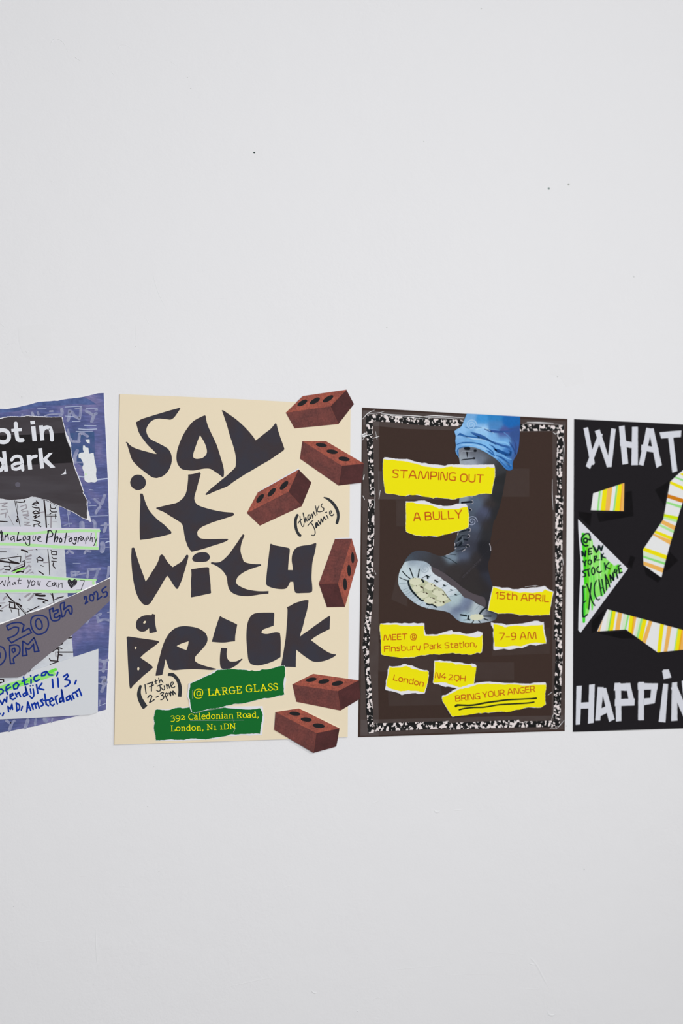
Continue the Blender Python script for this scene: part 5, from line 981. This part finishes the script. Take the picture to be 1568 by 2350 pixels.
mb.build('faded_writing', mat('grey_pencil', (158, 153, 160), 0.8, 0.1, .15, 200), news)['kind'] = 'stuff'
mb = MB()
for f_, l in SKETCH: strokes(mb, f_, l, DL+.4*MM)
mb.build('black_writing', mat('brown_black_ink', (48, 40, 42), 0.7, 0.1, .2, 200), news)['kind'] = 'stuff'
MB().stroke(fr(A4, "345,785 500,710 670,655"), [2, 4.5, 3.6], DL+.38*MM).build('highlighter', ink('152,232,100'), news)
torn_rim = MB().poly(torn(multi(BLACK_RIM), .4, 2), DL+.7*MM, back=DL).build('torn_black_paper', WHITEP, blue)
BLKN = mat('black_newsprint', (66, 61, 65), 0.6, 0.12, .10, 120, c2=(75, 71, 76), c2scale=14, stretch=(.5, 1, 3))
MB().poly(torn(multi(BLACK_TORN), .35, 2), DL+.78*MM).build('black_print', BLKN, torn_rim)
MB().poly(fr(*MID_TAPE), DL+.82*MM).build('clear_tape', tapemat('dark_clear_tape', (24, 20, 24), 0.7, .4, 0.08), blue)
mb = MB()
for kind, w_, s in BOLD[1]:
    if kind == 's': mb.stroke(fr(BOLD[0], s), w_/BOLD[0][2], DL+.9*MM)
    else: mb.poly(fr(BOLD[0], s), DL+.9*MM)
mb.build('lettering', mat('white_print', (224, 226, 232), 0.7, 0.12), torn_rim)
k = 16; MB().poly([(A1[0]+(245+36*math.cos(j*6.283/k))/A1[2], A1[1]+(1340+36*math.sin(j*6.283/k))/A1[2]) for j in range(k)], DL+.86*MM).build('grey_dot', ink('98,95,106'), torn_rim)
# paper strips with green borders
def strip(out, green, text, name, ink_c, extra=None):
    p = MB().poly(pts(out), DL+1.0*MM, back=DL).build(name, mat('lilac_white_paper', (214, 212, 223), 0.75, 0.12, 0.01), blue)
    mb = MB()
    for f_, l in green: strokes(mb, f_, l, DL+1.06*MM)
    mb.build('highlighter', ink('180,230,163'), p)
    mb = MB()
    for f_, l in text: strokes(mb, f_, l, DL+1.1*MM)
    if extra: mb.poly(smooth(fr(*extra)), DL+1.1*MM)
    mb.build('handwriting', ink(ink_c), p)
    return p
p = strip(LABELA, LABELA_GREEN, LABELA_TEXT, 'paper_strip', '44,45,50'); p['label'] = 'white paper strip reading Analogue Photography'
p = strip(LABELB, LABELB_GREEN, LABELB_TEXT, 'paper_strip', '50,47,54', HEART); p['label'] = 'white paper strip reading what you can and a black heart'
mb = MB(); strokes(mb, *HEART_GAPS, DL+1.14*MM); mb.build('heart_hatching', ink('170,172,178'), p)
grey = MB().poly(pts(STRIPPX), DL+1.4*MM, back=DL).build('grey_card_strip', mat('grey_card', (118, 111, 117), 0.8, 0.15, .10, 500), blue)
mb = MB()
for f_, w_, l in STRIP_TEXT:
    for s in l: mb.stroke(fr(f_, s), w_/f_[2], DL+1.46*MM, corner=70)
mb.build('handwriting', ink('38,52,112'), grey)
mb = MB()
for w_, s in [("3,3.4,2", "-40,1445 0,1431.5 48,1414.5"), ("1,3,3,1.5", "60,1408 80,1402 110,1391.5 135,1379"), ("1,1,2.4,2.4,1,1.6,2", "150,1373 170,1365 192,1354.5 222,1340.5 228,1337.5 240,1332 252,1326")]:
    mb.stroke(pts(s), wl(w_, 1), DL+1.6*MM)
mb.build('crease_glint', tapemat('bright_crease_glint', (245, 245, 248), .9, .25), blue)  # shine along the bent tape edge, painted in white
addr = MB().poly(pts(ADDRESS), DL+1.7*MM, back=DL).build('address_paper', mat('address_paper', (212, 215, 219), 0.75, 0.12, 0.01), blue)
mb = MB()
DA = DL+1.76*MM
for f_, l in ADDRESS_GREEN: strokes(mb, f_, l, DA)
mb.build('highlighter', ink('150,228,118'), addr)
mb = MB()
for f_, l in ADDRESS_GREEN2: strokes(mb, f_, l, DA+.04*MM)
mb.build('highlighter', ink('106,224,72'), addr)
mb = MB()
for f_, l in ADDRESS_TEXT: strokes(mb, f_, l, DL+1.86*MM, k=.86)
mb.build('handwriting', ink('18,56,160'), addr)
